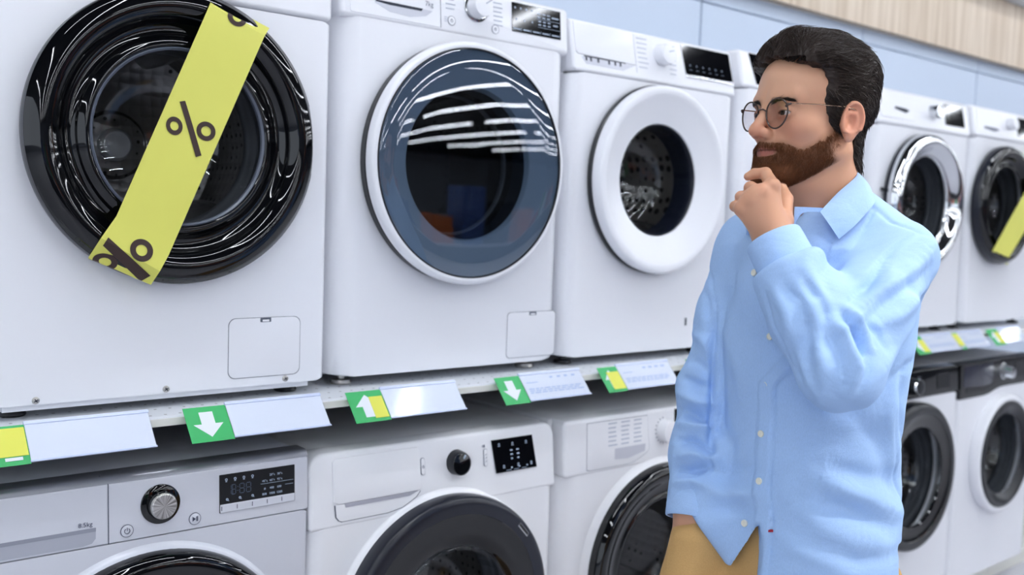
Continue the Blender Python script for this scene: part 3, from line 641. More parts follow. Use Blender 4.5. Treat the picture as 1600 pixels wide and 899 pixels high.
# ---- second: black knob, matte black door ring
x0, x1, yf, zs = .877, 1.501, YL, .7295; cx, cz = 1.188, .502
t = MACH['l2'] = thing('washing_machine', ((x0+x1)/2, yf, ZL), 'white washing machine with a black knob and black door, second in the lower row', 'washing machine')
body(t, x0, x1, .08, zs, .866, yf, .58, (cx, cz, .205), .030, .012, M['warmwhite'])
feet(t, x0, x1, yf, ZL, .08, M['satin'])
p, yfn = panel(t, rrect(x0+.001, x1-.001, zs-.006, .869, .03, 8, (.009, .030, .034, .009)), yf-.001, .14, zs+.03, .0075, M['warmwhite'], .05); yp = yf - .001
mb = MB(); slab(mb, [(.9280, .776), (.938, .7705), (1.1235, .7705), (1.1295, .776), (1.1285, .853), (1.1240, .857), (.9350, .857), (.9285, .851)], yp-.0026, yp+.002, .0015, 2, yfn); dr = mb.build('detergent_drawer', M['warmwhite'], t)
mb = MB(); slab(mb, [(.938, .7375), (.945, .7345), (1.05, .735), (1.085, .7405), (1.118, .757), (1.1285, .7685), (.930, .7685), (.932, .745)], yp-.0004, yp+.002, 0, yfun=yfn); mb.build('drawer_gap', M['gap'], dr, False)
mb = MB(); slab(mb, [(.940, .738), (.946, .736), (1.049, .7365), (1.084, .742), (1.116, .758), (1.127, .7695), (.9315, .7695), (.9335, .746)], yp-.0012, yp+.002, 0, yfun=yfn); mb.build('drawer_lower', M['warmwhite'], dr, False)
mb = MB(); slab(mb, [(.953, .7625), (1.10, .7625), (1.122, .7700), (.951, .7700)], yp-.0016, yp+.002, 0, yfun=yfn); mb.build('handle_recess', mat('warm_recess', (168, 168, 178), .4), dr, False)
for (a0, a1, b0, b1) in ((1.1315, 1.1415, .7985, .8335), (1.2945, 1.3045, .7945, .8320)):
    mb = MB(); slab(mb, rrect(a0, a1, b0, b1, .0045, 6), yp-.0008, yp+.002, .0002, 1, yfn); b = mb.build('button', M['ink'], t, False)
    mb = MB(); slab(mb, rrect(a0+.0007, a1-.0007, b0+.0007, b1-.0007, .0042, 6), yp-.0016, yp+.002, .0006, 2, yfn); mb.build('button_face', M['warmwhite'], b)
    mb = MB(); mx, mz = (a0+a1)/2, (b0+b1)/2
    if a0 < 1.2: ring_mark(mb, mx, mz-.001, .0018, .0027, yp-.0018, yfn, 14); bar(mb, mx, mz, mx, mz+.003, .0009, yp-.0018, yfn)
    else:
        for q in (-.007, 0, .007): bar(mb, mx-.002, mz+q-.0018, mx+.002, mz+q+.001, .0008, yp-.0018, yfn)
        ring_mark(mb, a0-.0005, b1+.006, .0016, .0026, yp-.0006, yfn, 10); bar(mb, a0+.003, b1+.003, a0+.003, b1+.009, .001, yp-.0006, yfn)
    mb.build('button_print', M['ink'], b, False)
k = dial(t, 1.223, .8135, yp, .0255, .018, M['satin'], M['satin'], yfn, 'knob')
mb = MB(); lathe(mb, 1.222, .8135, [(.0222, yp-.0183), (.021, yp-.0192), (.0003, yp-.0194)], 40, yfun=lambda z: yfn(.8135)+.14*(z-.8135)); mb.build('knob_face', M['black'], k)
bar(mb := MB(), 1.2275, .824, 1.2325, .831, .003, yp-.0195, yfn); mb.build('knob_mark', M['led'], k, False)
mb = MB(); slab(mb, [(1.3275, .7755), (1.4425, .7755), (1.4330, .8475), (1.3165, .8475)], yp-.0012, yp+.002, .0004, 1, yfn); dsp = mb.build('display', M['screen'], t, False)
mb = MB()
for q, z_ in ((1.337, .837), (1.375, .8355), (1.414, .8355), (1.348, .789), (1.389, .789), (1.4265, .788)):
    ring_mark(mb, q, z_, .0014, .0026, yp-.0016, yfn, 12); bar(mb, q-.003, z_-.004, q+.003, z_-.004, .0012, yp-.0014, yfn)
for r_ in range(3):
    for k in range(2): bar(mb, 1.367+k*.018+r_*.001, .821-r_*.009, 1.374+k*.018+r_*.001-.002*(r_ == 2), .821-r_*.009, .003, yp-.0014, yfn)
for k in range(3): bar(mb, 1.354+k*.022, .779, 1.368+k*.022, .779, .0007, yp-.0014, yfn); bar(mb, 1.368+k*.022, .7835, 1.372+k*.022, .7835, .003, yp-.0014, yfn)
mb.build('display_print', M['led'], dsp, False)
gasket(t, cx, cz, yf, .205); drum(t, cx, cz, yf)
mb = MB(); lathe(mb, cx, cz, arc_prof([(.262, yf+.001), (.2565, yf-.004), (.2535, yf-.016)], 4), 120); dd = mb.build('door', M['warmwhite'], t)
mb = MB(); lathe(mb, cx, cz, arc_prof([(.2535, yf-.012), (.2545, yf-.030), (.2515, yf-.045), (.2440, yf-.0520), (.2340, yf-.0530), (.2180, yf-.0515)], 5), 120); ring = mb.build('door_ring', M['navy'], dd)
mb = MB(); lathe(mb, cx, cz, [(.2185, yf-.0512), (.2165, yf-.0490), (.19, yf-.047), (.152, yf-.043), (.148, yf-.040)], 120); mb.build('smoked_band', M['black'], dd)
mb = MB(); lathe(mb, cx, cz, arc_prof([(.149, yf-.041), (.1455, yf-.046), (.140, yf-.042), (.136, yf-.01), (.128, yf+.04), (.10, yf+.08), (.0005, yf+.10)], 5), 96); mb.build('door_bowl', M['glass'], dd)
a = math.radians(42); mb = MB(); c_, s_ = math.cos(a), math.sin(a)
bar(mb, cx+.236*c_+.019*s_, cz+.236*s_-.019*c_, cx+.236*c_-.019*s_, cz+.236*s_+.019*c_, .0085, yf-.0535); gr = mb.build('grip_slot', M['chrome'], ring, False)
mb = MB(); bar(mb, cx+.2365*c_+.018*s_, cz+.2365*s_-.018*c_, cx+.2365*c_-.018*s_, cz+.2365*s_+.018*c_, .0062, yf-.0540); mb.build('grip_recess', M['screen'], ring, False)

# ---- third: white dial, glossy black door
x0, x1, yf, zs = 1.514, 2.132, YL, .739; cx, cz = 1.856, .480
t = MACH['l3'] = thing('washing_machine', ((x0+x1)/2, yf, ZL), 'white washing machine with a white dial, partly behind the sleeve of the man', 'washing machine')
body(t, x0, x1, .08, zs, .866, yf, .58, (cx, cz, .205), .055, .012, M['warmwhite'])
feet(t, x0, x1, yf, ZL, .08, M['satin'])
p, yfn = panel(t, rrect(x0+.012, x1-.001, zs-.006, .866, .012, 6), yf-.002, .06, zs, .009, M['warmwhite'], .05); yp = yf - .002
mb = MB(); slab(mb, [(1.5965, .745), (1.6050, .7425), (1.735, .742), (1.760, .745), (1.806, .763), (1.8125, .772), (1.806, .855), (1.598, .8555)], yp-.0003, yp+.002, 0, yfun=yfn); dr = mb.build('drawer_gap', M['ink'], t, False)
mb = MB(); slab(mb, [(1.5975, .746), (1.6060, .7435), (1.735, .743), (1.7595, .746), (1.805, .764), (1.8112, .772), (1.8050, .854), (1.599, .8545)], yp-.0014, yp+.002, .0008, 2, yfn); dr = mb.build('detergent_drawer', M['warmwhite'], t)
mb = MB(); slab(mb, [(1.690, .7595), (1.735, .757), (1.795, .768), (1.797, .7855), (1.690, .7855)], yp-.0018, yp+.002, 0, yfun=yfn); mb.build('handle_recess', mat('soft_recess', (196, 197, 206), .3), dr, False)
mb = MB()
for c in range(3): lines(mb, 1.668+c*.044, .846, .030, 6, .0105, yp-.0014, yfn, .0028)
mb.build('programme_print', M['paleink'], dr, False)
k = dial(t, 1.868, .8105, yp, .0290, .026, M['warmwhite'], M['warmwhite'], yfn)
mb = MB(); ticks(mb, 1.868, .8105, .0305, .0345, 11, 100, 280, yp, yfn, .0011); mb.build('dial_ticks', M['ink'], t, False)
mb = MB(); slab(mb, rrect(1.906, 2.10, .785, .860, .002, 2), yp-.0012, yp+.002, .0004, 1, yfn); mb.build('display', M['screen'], t, False)
gasket(t, cx, cz, yf, .205); drum(t, cx, cz, yf)
mb = MB(); lathe(mb, cx, cz, arc_prof([(.272, yf+.001), (.262, yf-.004), (.252, yf-.012)], 4), 96); dd = mb.build('door', M['warmwhite'], t)
mb = MB(); lathe(mb, cx, cz, arc_prof([(.2525, yf-.006), (.2510, yf-.026), (.2435, yf-.040), (.232, yf-.045), (.220, yf-.043), (.206, yf-.036), (.188, yf-.031), (.176, yf-.034), (.170, yf-.032)], 5), 120); mb.build('door_ring', M['black'], dd)
mb = MB(); lathe(mb, cx, cz, arc_prof([(.171, yf-.033), (.160, yf+.0), (.145, yf+.05), (.115, yf+.09), (.0005, yf+.112)], 5), 96); mb.build('door_bowl', M['glass'], dd)

# ---- fourth: behind the man
x0, x1, yf, zs = 2.150, 2.765, YL, .760; cx, cz = 2.457, .50
t = MACH['l4'] = thing('washing_machine', ((x0+x1)/2, yf, ZL), 'white washing machine hidden behind the body of the man, lower row', 'washing machine')
body(t, x0, x1, .08, zs, .868, yf, .58, (cx, cz, .205), .03, .012, M['warmwhite'])
feet(t, x0, x1, yf, ZL, .08, M['satin'])
p, yfn = panel(t, rrect(x0+.001, x1-.001, zs+.001, .87, .01, 4), yf-.002, .06, zs, .008, M['warmwhite'])
dial(t, 2.46, .815, yf-.002, .026, .028, M['white2'], M['white2'], yfn)
gasket(t, cx, cz, yf, .205); drum(t, cx, cz, yf)
mb = MB(); lathe(mb, cx, cz, arc_prof([(.24, yf-.001), (.242, yf-.02), (.23, yf-.04), (.20, yf-.038), (.165, yf-.03), (.155, yf-.02)], 5), 96); dd = mb.build('door', M['satin'], t)
mb = MB(); lathe(mb, cx, cz, arc_prof([(.158, yf-.022), (.150, yf+.03), (.12, yf+.09), (.0005, yf+.11)], 5), 96); mb.build('door_bowl', M['smoke'], dd)

# ---- fifth: black panel, black door
x0, x1, yf, zs = 2.792, 3.406, YL, .777; cx, cz = 3.072, .525
t = MACH['l5'] = thing('washing_machine', ((x0+x1)/2, yf, ZL), 'white washing machine with black panel and black door, right beside the man', 'washing machine')
body(t, x0, x1, .08, zs, .868, yf, .58, (cx, cz, .205), .02, .010, M['white'])
feet(t, x0, x1, yf, ZL, .08, M['satin'])
p, yfn = panel(t, rrect(x0+.001, x1-.001, zs+.001, .870, .006, 4), yf-.002, .08, zs, .005, M['black']); yp = yf - .002
k = dial(t, 3.075, .822, yp, .028, .035, M['satin'], M['satin'], yfn)
mb = MB(); lathe(mb, 3.075, .822, [(.0285, yp-.030), (.0265, yp-.0352), (.022, yp-.0352)], 40, yfun=lambda z: yfn(.822)+.08*(z-.822)); mb.build('dial_rim', M['chrome'], k)
for lx in (3.005, 3.12): mb = MB(); lines(mb, lx, .846, .024, 5, .0125, yp, yfn); mb.build('programme_print', M['ink'], t, False)
mb = MB(); slab(mb, rrect(2.81, 2.975, .79, .86, .004, 3), yp-.001, yp+.002, .0006, 1, yfn); mb.build('detergent_drawer', M['black'], t)
mb = MB(); slab(mb, rrect(3.25, 3.34, .797, .852, .002, 3), yp-.001, yp+.002, .0006, 1, yfn); mb.build('display', M['screen'], t)
gasket(t, cx, cz, yf, .205); drum(t, cx, cz, yf)
mb = MB(); lathe(mb, cx, cz, arc_prof([(.246, yf+.0), (.2475, yf-.016), (.2465, yf-.038), (.240, yf-.049), (.230, yf-.0525), (.212, yf-.051)], 5), 120); dd = mb.build('door', M['satin'], t)
mb = MB(); lathe(mb, cx, cz, [(.2125, yf-.0505), (.209, yf-.048), (.19, yf-.046), (.168, yf-.042), (.164, yf-.036)], 96); mb.build('smoked_band', M['black'], dd)
mb = MB(); lathe(mb, cx, cz, arc_prof([(.165, yf-.040), (.157, yf-.01), (.142, yf+.04), (.11, yf+.085), (.0005, yf+.105)], 5), 96); mb.build('door_bowl', M['glass'], dd)

# ---- sixth: black panel with a wavy lower edge, white ring
x0, x1, yf, zs = 3.414, 4.030, YL, .744; cx, cz = 3.738, .517
t = MACH['l6'] = thing('washing_machine', ((x0+x1)/2, yf, ZL), 'white washing machine with black panel and white ringed door, lower right corner', 'washing machine')
body(t, x0, x1, .075, zs+.0225, .868, yf, .58, (cx, cz, .19), .02, .010, M['white'])
feet(t, x0, x1, yf, ZL, .075, M['satin'])
loop = [(3.600, zs), (3.640, zs+.004), (3.690, zs+.0155), (3.725, zs+.021), (3.80, zs+.0235), (x1-.001, zs+.0235), (x1-.001, .866), (x1-.006, .870), (x0+.006, .870), (x0+.001, .866), (x0+.001, zs+.003), (x0+.004, zs)]
p, yfn = panel(t, loop, yf-.003, .03, zs, .003, M['black'], .052); yp = yf - .003
mb = MB(); slab(mb, [(3.44, .787), (3.60, .780), (3.645, .784), (3.665, .80), (3.66, .862), (3.44, .862)], yp-.0012, yp+.002, .0008, 2, yfn); dr = mb.build('detergent_drawer', mat('grey_black_plastic', (56, 58, 70), .15), t)
mb = MB(); slab(mb, [(3.46, .765), (3.60, .762), (3.68, .785), (3.655, .792), (3.60, .785), (3.46, .785)], yp-.0008, yp+.002, 0, yfun=yfn); mb.build('handle_recess', M['screen'], dr, False)
k = dial(t, 3.748, .823, yp, .0215, .038, M['chrome'], M['chrome'], yfn, skirt=(.030, M['chrome']))
mb = MB(); lathe(mb, 3.748, .823, [(.0255, yp-.0032), (.0245, yp-.0045), (.0205, yp-.0045)], 40, yfun=lambda z: yfn(.823)); mb.build('dial_groove', M['screen'], k)
mb = MB(); slab(mb, rrect(3.84, 4.01, .795, .855, .002, 3), yp-.001, yp+.002, .0006, 1, yfn); mb.build('display', M['screen'], t)
gasket(t, cx, cz, yf, .19); drum(t, cx, cz, yf, r=.19)
mb = MB(); lathe(mb, cx, cz, arc_prof([(.219, yf+.0), (.222, yf-.012), (.221, yf-.028), (.215, yf-.036), (.204, yf-.037), (.199, yf-.033)], 5), 96); dd = mb.build('door', M['white2'], t)
mb = MB(); lathe(mb, cx, cz, arc_prof([(.2005, yf-.034), (.196, yf-.040), (.182, yf-.041), (.166, yf-.034), (.156, yf-.028), (.150, yf-.024)], 5), 96); mb.build('door_ring', M['satin'], dd)
mb = MB(); lathe(mb, cx, cz, arc_prof([(.151, yf-.025), (.145, yf+.0), (.132, yf+.05), (.10, yf+.09), (.0005, yf+.11)], 5), 96); mb.build('door_bowl', M['glass'], dd)

# ------------------------------------------------------------------ sale tape
def ray(px, py): return c_f + c_r * ((px - 800) / FPX) - c_u * ((py - 449.5) / FPX)
def ony(px, py, y): d = ray(px, py); return CAM + d * ((y - CAM.y) / d.y)
def onplane(px, py, p0, n): d = ray(px, py); return CAM + d * ((p0 - CAM).dot(n) / d.dot(n))
def clip(poly, a, b):
    """keep the part of a 2-D polygon left of a->b"""
    out = []; s = lambda p: (b[0]-a[0])*(p[1]-a[1]) - (b[1]-a[1])*(p[0]-a[0])
    for i in range(len(poly)):
        p, q = poly[i], poly[(i+1) % len(poly)]; sp, sq = s(p), s(q)
        if sp >= 0: out.append(p)
        if sp * sq < 0: t_ = sp / (sp - sq); out.append((p[0]+(q[0]-p[0])*t_, p[1]+(q[1]-p[1])*t_))
    return out
def make_tape(stations, label, decals):
    L = [ony(*s[0], s[2]) for s in stations]; Rr = [ony(*s[1], s[2]) for s in stations]
    c0 = (L[0] + Rr[-1]) / 2
    t = MB(); rows = []; nseg = [2] + [8]*(len(stations)-2)
    def sheet(off):
        out = []
        for k in range(len(stations)-1):
            for j in range(nseg[k] + (k == len(stations)-2)):
                q = j / nseg[k]; a = L[k].lerp(L[k+1], q); b = Rr[k].lerp(Rr[k+1], q)
                out.append([a.lerp(b, i/6) + Vector((0, off, 0)) for i in range(7)])
        return out
    A, B = sheet(0), sheet(.0008)
    rings = [[tuple(p) for p in ra] + [tuple(p) for p in rb[::-1]] for ra, rb in zip(A, B)]
    t.loft(rings)
    th_ = link_mesh('sale_tape', [tuple(Vector(p)) for p in t.v], t.f, M['yellow'], None, True, 25)
    me = th_.data; org = c0
    for v in me.vertices: v.co -= org
    th_.location = org; ORIGIN[th_.name] = org
    tag(th_, label, 'sale tape')
    for polys in decals:
        mb = MB()
        for poly in polys:
            for seg in range(len(stations) - 1):
                q4 = [stations[seg][0], stations[seg][1], stations[seg+1][1], stations[seg+1][0]]
                if (q4[1][0]-q4[0][0])*(q4[3][1]-q4[0][1]) - (q4[1][1]-q4[0][1])*(q4[3][0]-q4[0][0]) < 0: continue
                pl = poly
                for e in range(4): pl = clip(pl, q4[e], q4[(e+1) % 4]) if len(pl) > 2 else pl
                if len(pl) < 3: continue
                v = []
                for p in pl:                                   # place on the sheet between the two stations
                    u = w = .5; Q = [np.array(c) for c in q4]; p = np.array(p)
                    for _ in range(8):
                        f = Q[0]*(1-u)*(1-w) + Q[1]*u*(1-w) + Q[2]*u*w + Q[3]*(1-u)*w - p
                        J = np.stack([(Q[1]-Q[0])*(1-w) + (Q[2]-Q[3])*w, (Q[3]-Q[0])*(1-u) + (Q[2]-Q[1])*u], -1)
                        du = np.linalg.solve(J, -f); u += du[0]; w += du[1]
                    P_ = (L[seg].lerp(Rr[seg], u)).lerp(L[seg+1].lerp(Rr[seg+1], u), w)
                    v.append(tuple(P_ + (CAM - P_).normalized() * .0011))
                mb.add(v, [tuple(range(len(v)))])
        if mb.v: mb.build('percent_sign', M['brown'], th_, False)
    return th_
def ring_polys(cx_, cy_, ro, ri, ky=1.0, tilt=0., n=40):
    """ring drawn as small quads around an image centre"""
    out = []
    for k in range(n):
        a0, a1 = 2*PI*k/n, 2*PI*(k+1)/n
        q = [(cx_ + r*math.cos(a), cy_ + r*ky*math.sin(a) + tilt*r*math.cos(a)) for r, a in ((ri, a0), (ro, a0), (ro, a1), (ri, a1))]
        out.append(q)
    return out
def slash_poly(x0, y0, x1, y1, w): return [[(x0, y0), (x0+w, y0-.8), (x1+w, y1-.8), (x1, y1)]]
st = [((331, -4), (421, 44), -.055), ((328, 7), (413.5, 56), -.0765), ((318, 30), (403, 80), -.0785), ((182, 338), (264, 398), -.0760), ((158, 372), (250, 424), -.0785), ((138, 403), (236, 445), -.060), ((139, 405), (237, 446), -.036)]
def cut_up(poly, n=10):
    (a, b, c, d) = [np.array(p, float) for p in poly]
    return [[tuple(a+(d-a)*k/n), tuple(b+(c-b)*k/n), tuple(b+(c-b)*(k+1)/n), tuple(a+(d-a)*(k+1)/n)] for k in range(n)]
mid = ring_polys(270.5, 199.5, 12.8, 6.4, 1.12, .12) + ring_polys(320, 208, 15.2, 7.8, 1.0, .12) + cut_up([(279, 161.5), (287.5, 160), (313, 246), (304, 248.5)])
big = ring_polys(220.5, 391, 18.2, 9.0, .98, .1) + ring_polys(163.5, 409, 19.5, 9.6, .66, .1) + cut_up([(160.5, 384), (169, 371), (235, 431), (219, 440)], 16)
top = ring_polys(370, 27, 15, 7, .92, .2)
make_tape(st, 'yellow sale tape with dark percent signs wrapped diagonally over the black door, top left', [mid, big, top])
st6 = [((1652, 214), (1680, 234), -.040), ((1646, 219), (1674, 238), -.060), ((1640, 230), (1668, 252), -.0655), ((1551, 392), (1577, 402), -.0655), ((1547, 399), (1574, 414), -.030)]
make_tape(st6, 'yellow sale tape over the black door at the right edge of the photo', [ring_polys(1562, 402, 6, 3, .8) + cut_up([(1553, 396), (1557, 394), (1572, 408), (1567, 411)], 4)])

# ------------------------------------------------------------------ price strips on the shelf edge
TN = Vector((0, -.743, .669)); TD = Vector((0, -.669, -.743))
def tag_pt(x, v, off): p = Vector((x, -.0955, .9815)) + TD * v + TN * off; return tuple(p)
def card(mb, loop, off, th=.0006):
    f = [tag_pt(x, v, off) for x, v in loop]; b = [tag_pt(x, v, off - th) for x, v in loop]
    return mb.loft([b, f])
ARROW = [(-.012, -.024), (.012, -.024), (.012, .0), (.026, .0), (.0, .026), (-.026, .0), (-.012, .0)]
n_tag = 0
def price_tag(xg, xw0, xw1, arrow, yellow, label, printed=0, two=False):
    """green arrow card from xg to xw0, white card in a clear holder from xw0 to xw1"""
    t = thing('price_tag', ((xg+xw1)/2, -.0955, .9815), label, 'price tag', 'price tags clipped along the shelf edge')
    Lc = .068
    if arrow or yellow:
        g = card(MB(), [(xg, .001), (xg, Lc+.003), (xw0+.001, Lc+.003), (xw0+.001, .001)], .0008).build('arrow_card', M['green'], t, False)
        if arrow:
            s = 1 if arrow == 'down' else -1; w = (xw0 - xg) / .078; ax = (xg + xw0) / 2
            card(MB(), [(ax + s*a*w*1.05, .036 + s*b*1.0) for a, b in ARROW][::-1], .0013).build('arrow', M['cardwhite'], g, False)
        if yellow:
            y0, y1 = yellow; card(MB(), [(y0, .016 if arrow else .006), (y0, Lc-.004 if arrow else .056), (y1, Lc-.004 if arrow else .056), (y1, .016 if arrow else .006)], .0022).build('yellow_card', M['cardyellow'], t, False)
            if not arrow: card(MB(), [(y1-.034, .058), (y1-.034, .0635), (y1-.009, .0635), (y1-.009, .058)], .0022).build('arrow', M['cardwhite'], g, False)
    w = card(MB(), [(xw0+.001, .002), (xw0+.001, Lc-.001), (xw1-.001, Lc-.001), (xw1-.001, .002)], .0022).build('white_card', M['cardwhite'], t, False)
    if printed:
        mb = MB(); rnd = random.Random(printed)
        def pl(a, b, v, h=.0016): card(mb, [(a, v), (a, v+h), (b, v+h), (b, v)], .0027, .0003)
        for k in range(4): pl(xw0+.086+k*.022, xw0+.086+k*.022+rnd.uniform(.006, .014), .011, .004)
        pl(xw0+.012, xw0+.045, .022)
        for v in (.038, .043, .048):
            x = xw0+.012
            while x < xw1-.03: ww = rnd.uniform(.008, .02); pl(x, x+ww, v, .0022); x += ww+.004
        mb.build('print', mat('pale_blue_print', (178, 198, 232), .6), w, False)
    mb = MB(); card(mb, [(xw0, -.002), (xw0, Lc), (xw1, Lc), (xw1, -.002)], .0034, .0004); h = mb.build('holder', M['plastic'], t, False)
    mb = MB(); card(mb, [(xw0, -.003), (xw0, .0025), (xw1, .0025), (xw1, -.003)], .0040, .0045); card(mb, [(xw0, Lc-.0015), (xw0, Lc+.001), (xw1, Lc+.001), (xw1, Lc-.0015)], .0040, .0028)
    mb.build('holder_edge', M['plasticrim'], h, False)
    mb = MB()
    for q in (xw0+.03, xw1-.03):
        mb.box(q-.006, q+.006, -.0965, -.0937, .958, .9810)
    mb.build('clip', M['plasticrim'], t, False)
price_tag(.303, .387, .581, None, (.290, .3865), 'white price tag with a yellow card at the left edge of the photo')
price_tag(.640, .716, .906, 'down', None, 'blank white price tag with a green down arrow, below the taped machine')
price_tag(.960, 1.038, 1.223, 'up', (1.006, 1.036), 'blank white price tag with a green up arrow half under a yellow card')
price_tag(1.328, 1.397, 1.582, 'down', None, 'printed white price tag with a green down arrow, second tag left of the man', 3)
price_tag(1.640, 1.703, 1.890, 'up', (1.662, 1.7015), 'printed white price tag with green arrow and yellow card, nearest tag left of the man', 5)
price_tag(1.960, 2.02, 2.20, 'up', (1.978, 2.018), 'price tag whose green and yellow corner peeps out behind the sleeve', 6)
price_tag(2.30, 2.37, 2.55, 'down', None, 'price tag on the shelf edge hidden behind the man', 7)
price_tag(2.62, 2.69, 2.87, 'up', (2.65, 2.688), 'price tag on the shelf edge hidden behind the elbow of the man', 8)
price_tag(3.075, 3.155, 3.362, 'down', (3.118, 3.1535), 'printed price tag just right of the elbow of the man', 9)
price_tag(3.375, 3.405, 3.585, None, (3.366, 3.4045), 'price tag under the gap between chrome door and taped door machines', 10)
price_tag(3.625, 3.71, 3.90, 'up', (3.672, 3.7085), 'last printed price tag at the right edge of the photo', 11)

# ------------------------------------------------------------------ opposite side of the aisle, seen only as reflections
boxcol = [mat('carton_%s' % n, c, .5) for n, c in (('green', (40, 140, 80)), ('red', (170, 50, 40)), ('white', (225, 225, 225)), ('orange', (200, 110, 60)), ('grey', (120, 125, 135)), ('dark', (30, 32, 40)), ('blue', (60, 90, 150)))]
rackm = mat('dark_counter_laminate', (52, 54, 60), .5)
for i in range(6):
    xa = -1.2 + 2.1*i
    mb = MB(); slab(mb, rrect(xa, xa+1.9, 0, .88, .01, 3), -6.4, -5.8, .006, 2); o = mb.build('display_counter', rackm, None); org = Vector((xa+.95, -6.1, 0))
    for v in o.data.vertices: v.co -= org
    o.location = org; tag(o, 'dark display counter across the aisle, seen only reflected in the doors', 'counter', 'counters across the aisle'); ORIGIN[o.name] = org
    mb = MB(); mb.box(xa-.01, xa+1.91, -6.41, -5.79, .88, .90); mb.build('counter_top', lamp_house, o, False)
    for k in range(4):
        w = random.uniform(.26, .38); h = random.uniform(.28, .75); x = xa + .06 + .46*k; z = .90
        mb = MB(); slab(mb, rrect(x, x+w, z, z+h, .004, 2), -6.25, -5.95, .004, 1); o = mb.build('carton', random.choice(boxcol), None, False)
        me = o.data; org = Vector((x+w/2, -6.1, z))
        for v in me.vertices: v.co -= org
        o.location = org; tag(o, 'carton standing on a counter across the aisle, seen only in reflections', 'box', 'cartons across the aisle')
        mb = MB(); mb.box(x+.03, x+w-.03, -6.2505, -6.249, z+h*.35, z+h*.6); ORIGIN[o.name] = org; mb.build('carton_label', boxcol[2], o, False)

# ------------------------------------------------------------------ man: signed distance modelling helpers
F4 = np.float32
def A3(v): return np.array(v, F4)
def ell(P, c, r):
    q = P - A3(c); r = A3(r); k0 = np.sqrt(((q / r) ** 2).sum(-1)); k1 = np.sqrt(((q / (r*r)) ** 2).sum(-1)) + 1e-9
    return k0 * (k0 - 1) / k1
def capsule(P, a, b, ra, rb):
    a = A3(a); b = A3(b); ab = b - a; t = np.clip(((P - a) @ ab) / (ab @ ab), 0, 1)
    return np.sqrt(((P - a - t[:, None] * ab) ** 2).sum(-1)) - (ra + (rb - ra) * t)
def smin(a, b, k): h = np.maximum(k - np.abs(a - b), 0) / k; return np.minimum(a, b) - h * h * k * .25
def smax(a, b, k): return -smin(-a, -b, k)
def chain(P, pts, k=.01):
    d = None
    for (a, ra), (b, rb) in zip(pts[:-1], pts[1:]):
        e = capsule(P, a, b, ra, rb); d = e if d is None else smin(d, e, k)
    return d
def sstep(a, b, x): t = np.clip((x - a) / (b - a), 0, 1); return t * t * (3 - 2 * t)
def polygonise(f, lo, hi, h, nb=16):
    """sparse surface nets of f over the box lo..hi with cell size h"""
    lo = np.array(lo, float); n = np.ceil((np.array(hi) - lo) / (h * nb)).astype(int)
    gi = np.stack(np.meshgrid(*[np.arange(k) for k in n], indexing='ij'), -1).reshape(-1, 3)
    cen = (lo + (gi + .5) * nb * h).astype(F4)
    d = np.concatenate([f(cen[i:i+200000]) for i in range(0, len(cen), 200000)])
    gi = gi[np.abs(d) < nb * h * .5 * 1.732 * 1.35 + .006]
    off = np.stack(np.meshgrid(*[np.arange(nb + 1)] * 3, indexing='ij'), -1).reshape(-1, 3)
    VK, VP, ED = [], [], []
    S = nb + 1; corner = [(i, j, k) for i in (0, 1) for j in (0, 1) for k in (0, 1)]
    key = lambda c: ((c[..., 0] + 8) * 4096 + c[..., 1] + 8) * 4096 + c[..., 2] + 8
    CH = 120
    for s in range(0, len(gi), CH):
        g = gi[s:s+CH]; base = g * nb
        idx = base[:, None, :] + off[None]; P = (lo + idx * h).astype(F4).reshape(-1, 3)
        D = f(P).reshape(len(g), S, S, S)
        sg = D < 0
        c8 = [sg[:, i:i+nb, j:j+nb, k:k+nb] for i, j, k in corner]
        cnt = sum(c.astype(np.int8) for c in c8); act = (cnt > 0) & (cnt < 8)
        b, x, y, z = np.nonzero(act)
        if len(b) == 0: continue
        acc = np.zeros((len(b), 3)); num = np.zeros(len(b))
        for a_ in range(3):
            for i, j in ((0, 0), (0, 1), (1, 0), (1, 1)):
                o0 = [0, 0, 0]; oth = [q for q in range(3) if q != a_]; o0[oth[0]] = i; o0[oth[1]] = j
                o1 = list(o0); o1[a_] = 1
                d0 = D[b, x+o0[0], y+o0[1], z+o0[2]]; d1 = D[b, x+o1[0], y+o1[1], z+o1[2]]
                m_ = (d0 < 0) != (d1 < 0); t = np.where(m_, d0 / np.where(m_, d0 - d1, 1), 0)
                p = np.tile(np.array(o0, float), (len(b), 1)); p[:, a_] += t
                acc[m_] += p[m_]; num[m_] += 1
        cell = base[b] + np.stack([x, y, z], -1)
        VK.append(key(cell)); VP.append(lo + (cell + acc / num[:, None]) * h)
        for a_ in range(3):
            sl0 = sg[:, :nb, :nb, :nb]; q = [slice(None), slice(0, nb), slice(0, nb), slice(0, nb)]; q[a_+1] = slice(1, nb+1); sl1 = sg[tuple(q)]
            b2, x2, y2, z2 = np.nonzero(sl0 != sl1)
            ED.append((a_, base[b2] + np.stack([x2, y2, z2], -1), sl0[b2, x2, y2, z2]))
    VK = np.concatenate(VK); VP = np.concatenate(VP); o = np.argsort(VK); VK = VK[o]; VP = VP[o]
    faces = []
    for a_, c, ins in ED:
        u, v = (a_ + 1) % 3, (a_ + 2) % 3; eu = np.zeros(3, int); ev = np.zeros(3, int); eu[u] = 1; ev[v] = 1
        quad = np.stack([key(c - eu - ev), key(c - ev), key(c), key(c - eu)], -1)
        ii = np.clip(np.searchsorted(VK, quad), 0, len(VK) - 1); ok = (VK[ii] == quad).all(-1)
        ii = ii[ok]; ii = np.where(ins[ok][:, None], ii, ii[:, ::-1]); faces.append(ii)
    return VP, np.concatenate(faces)
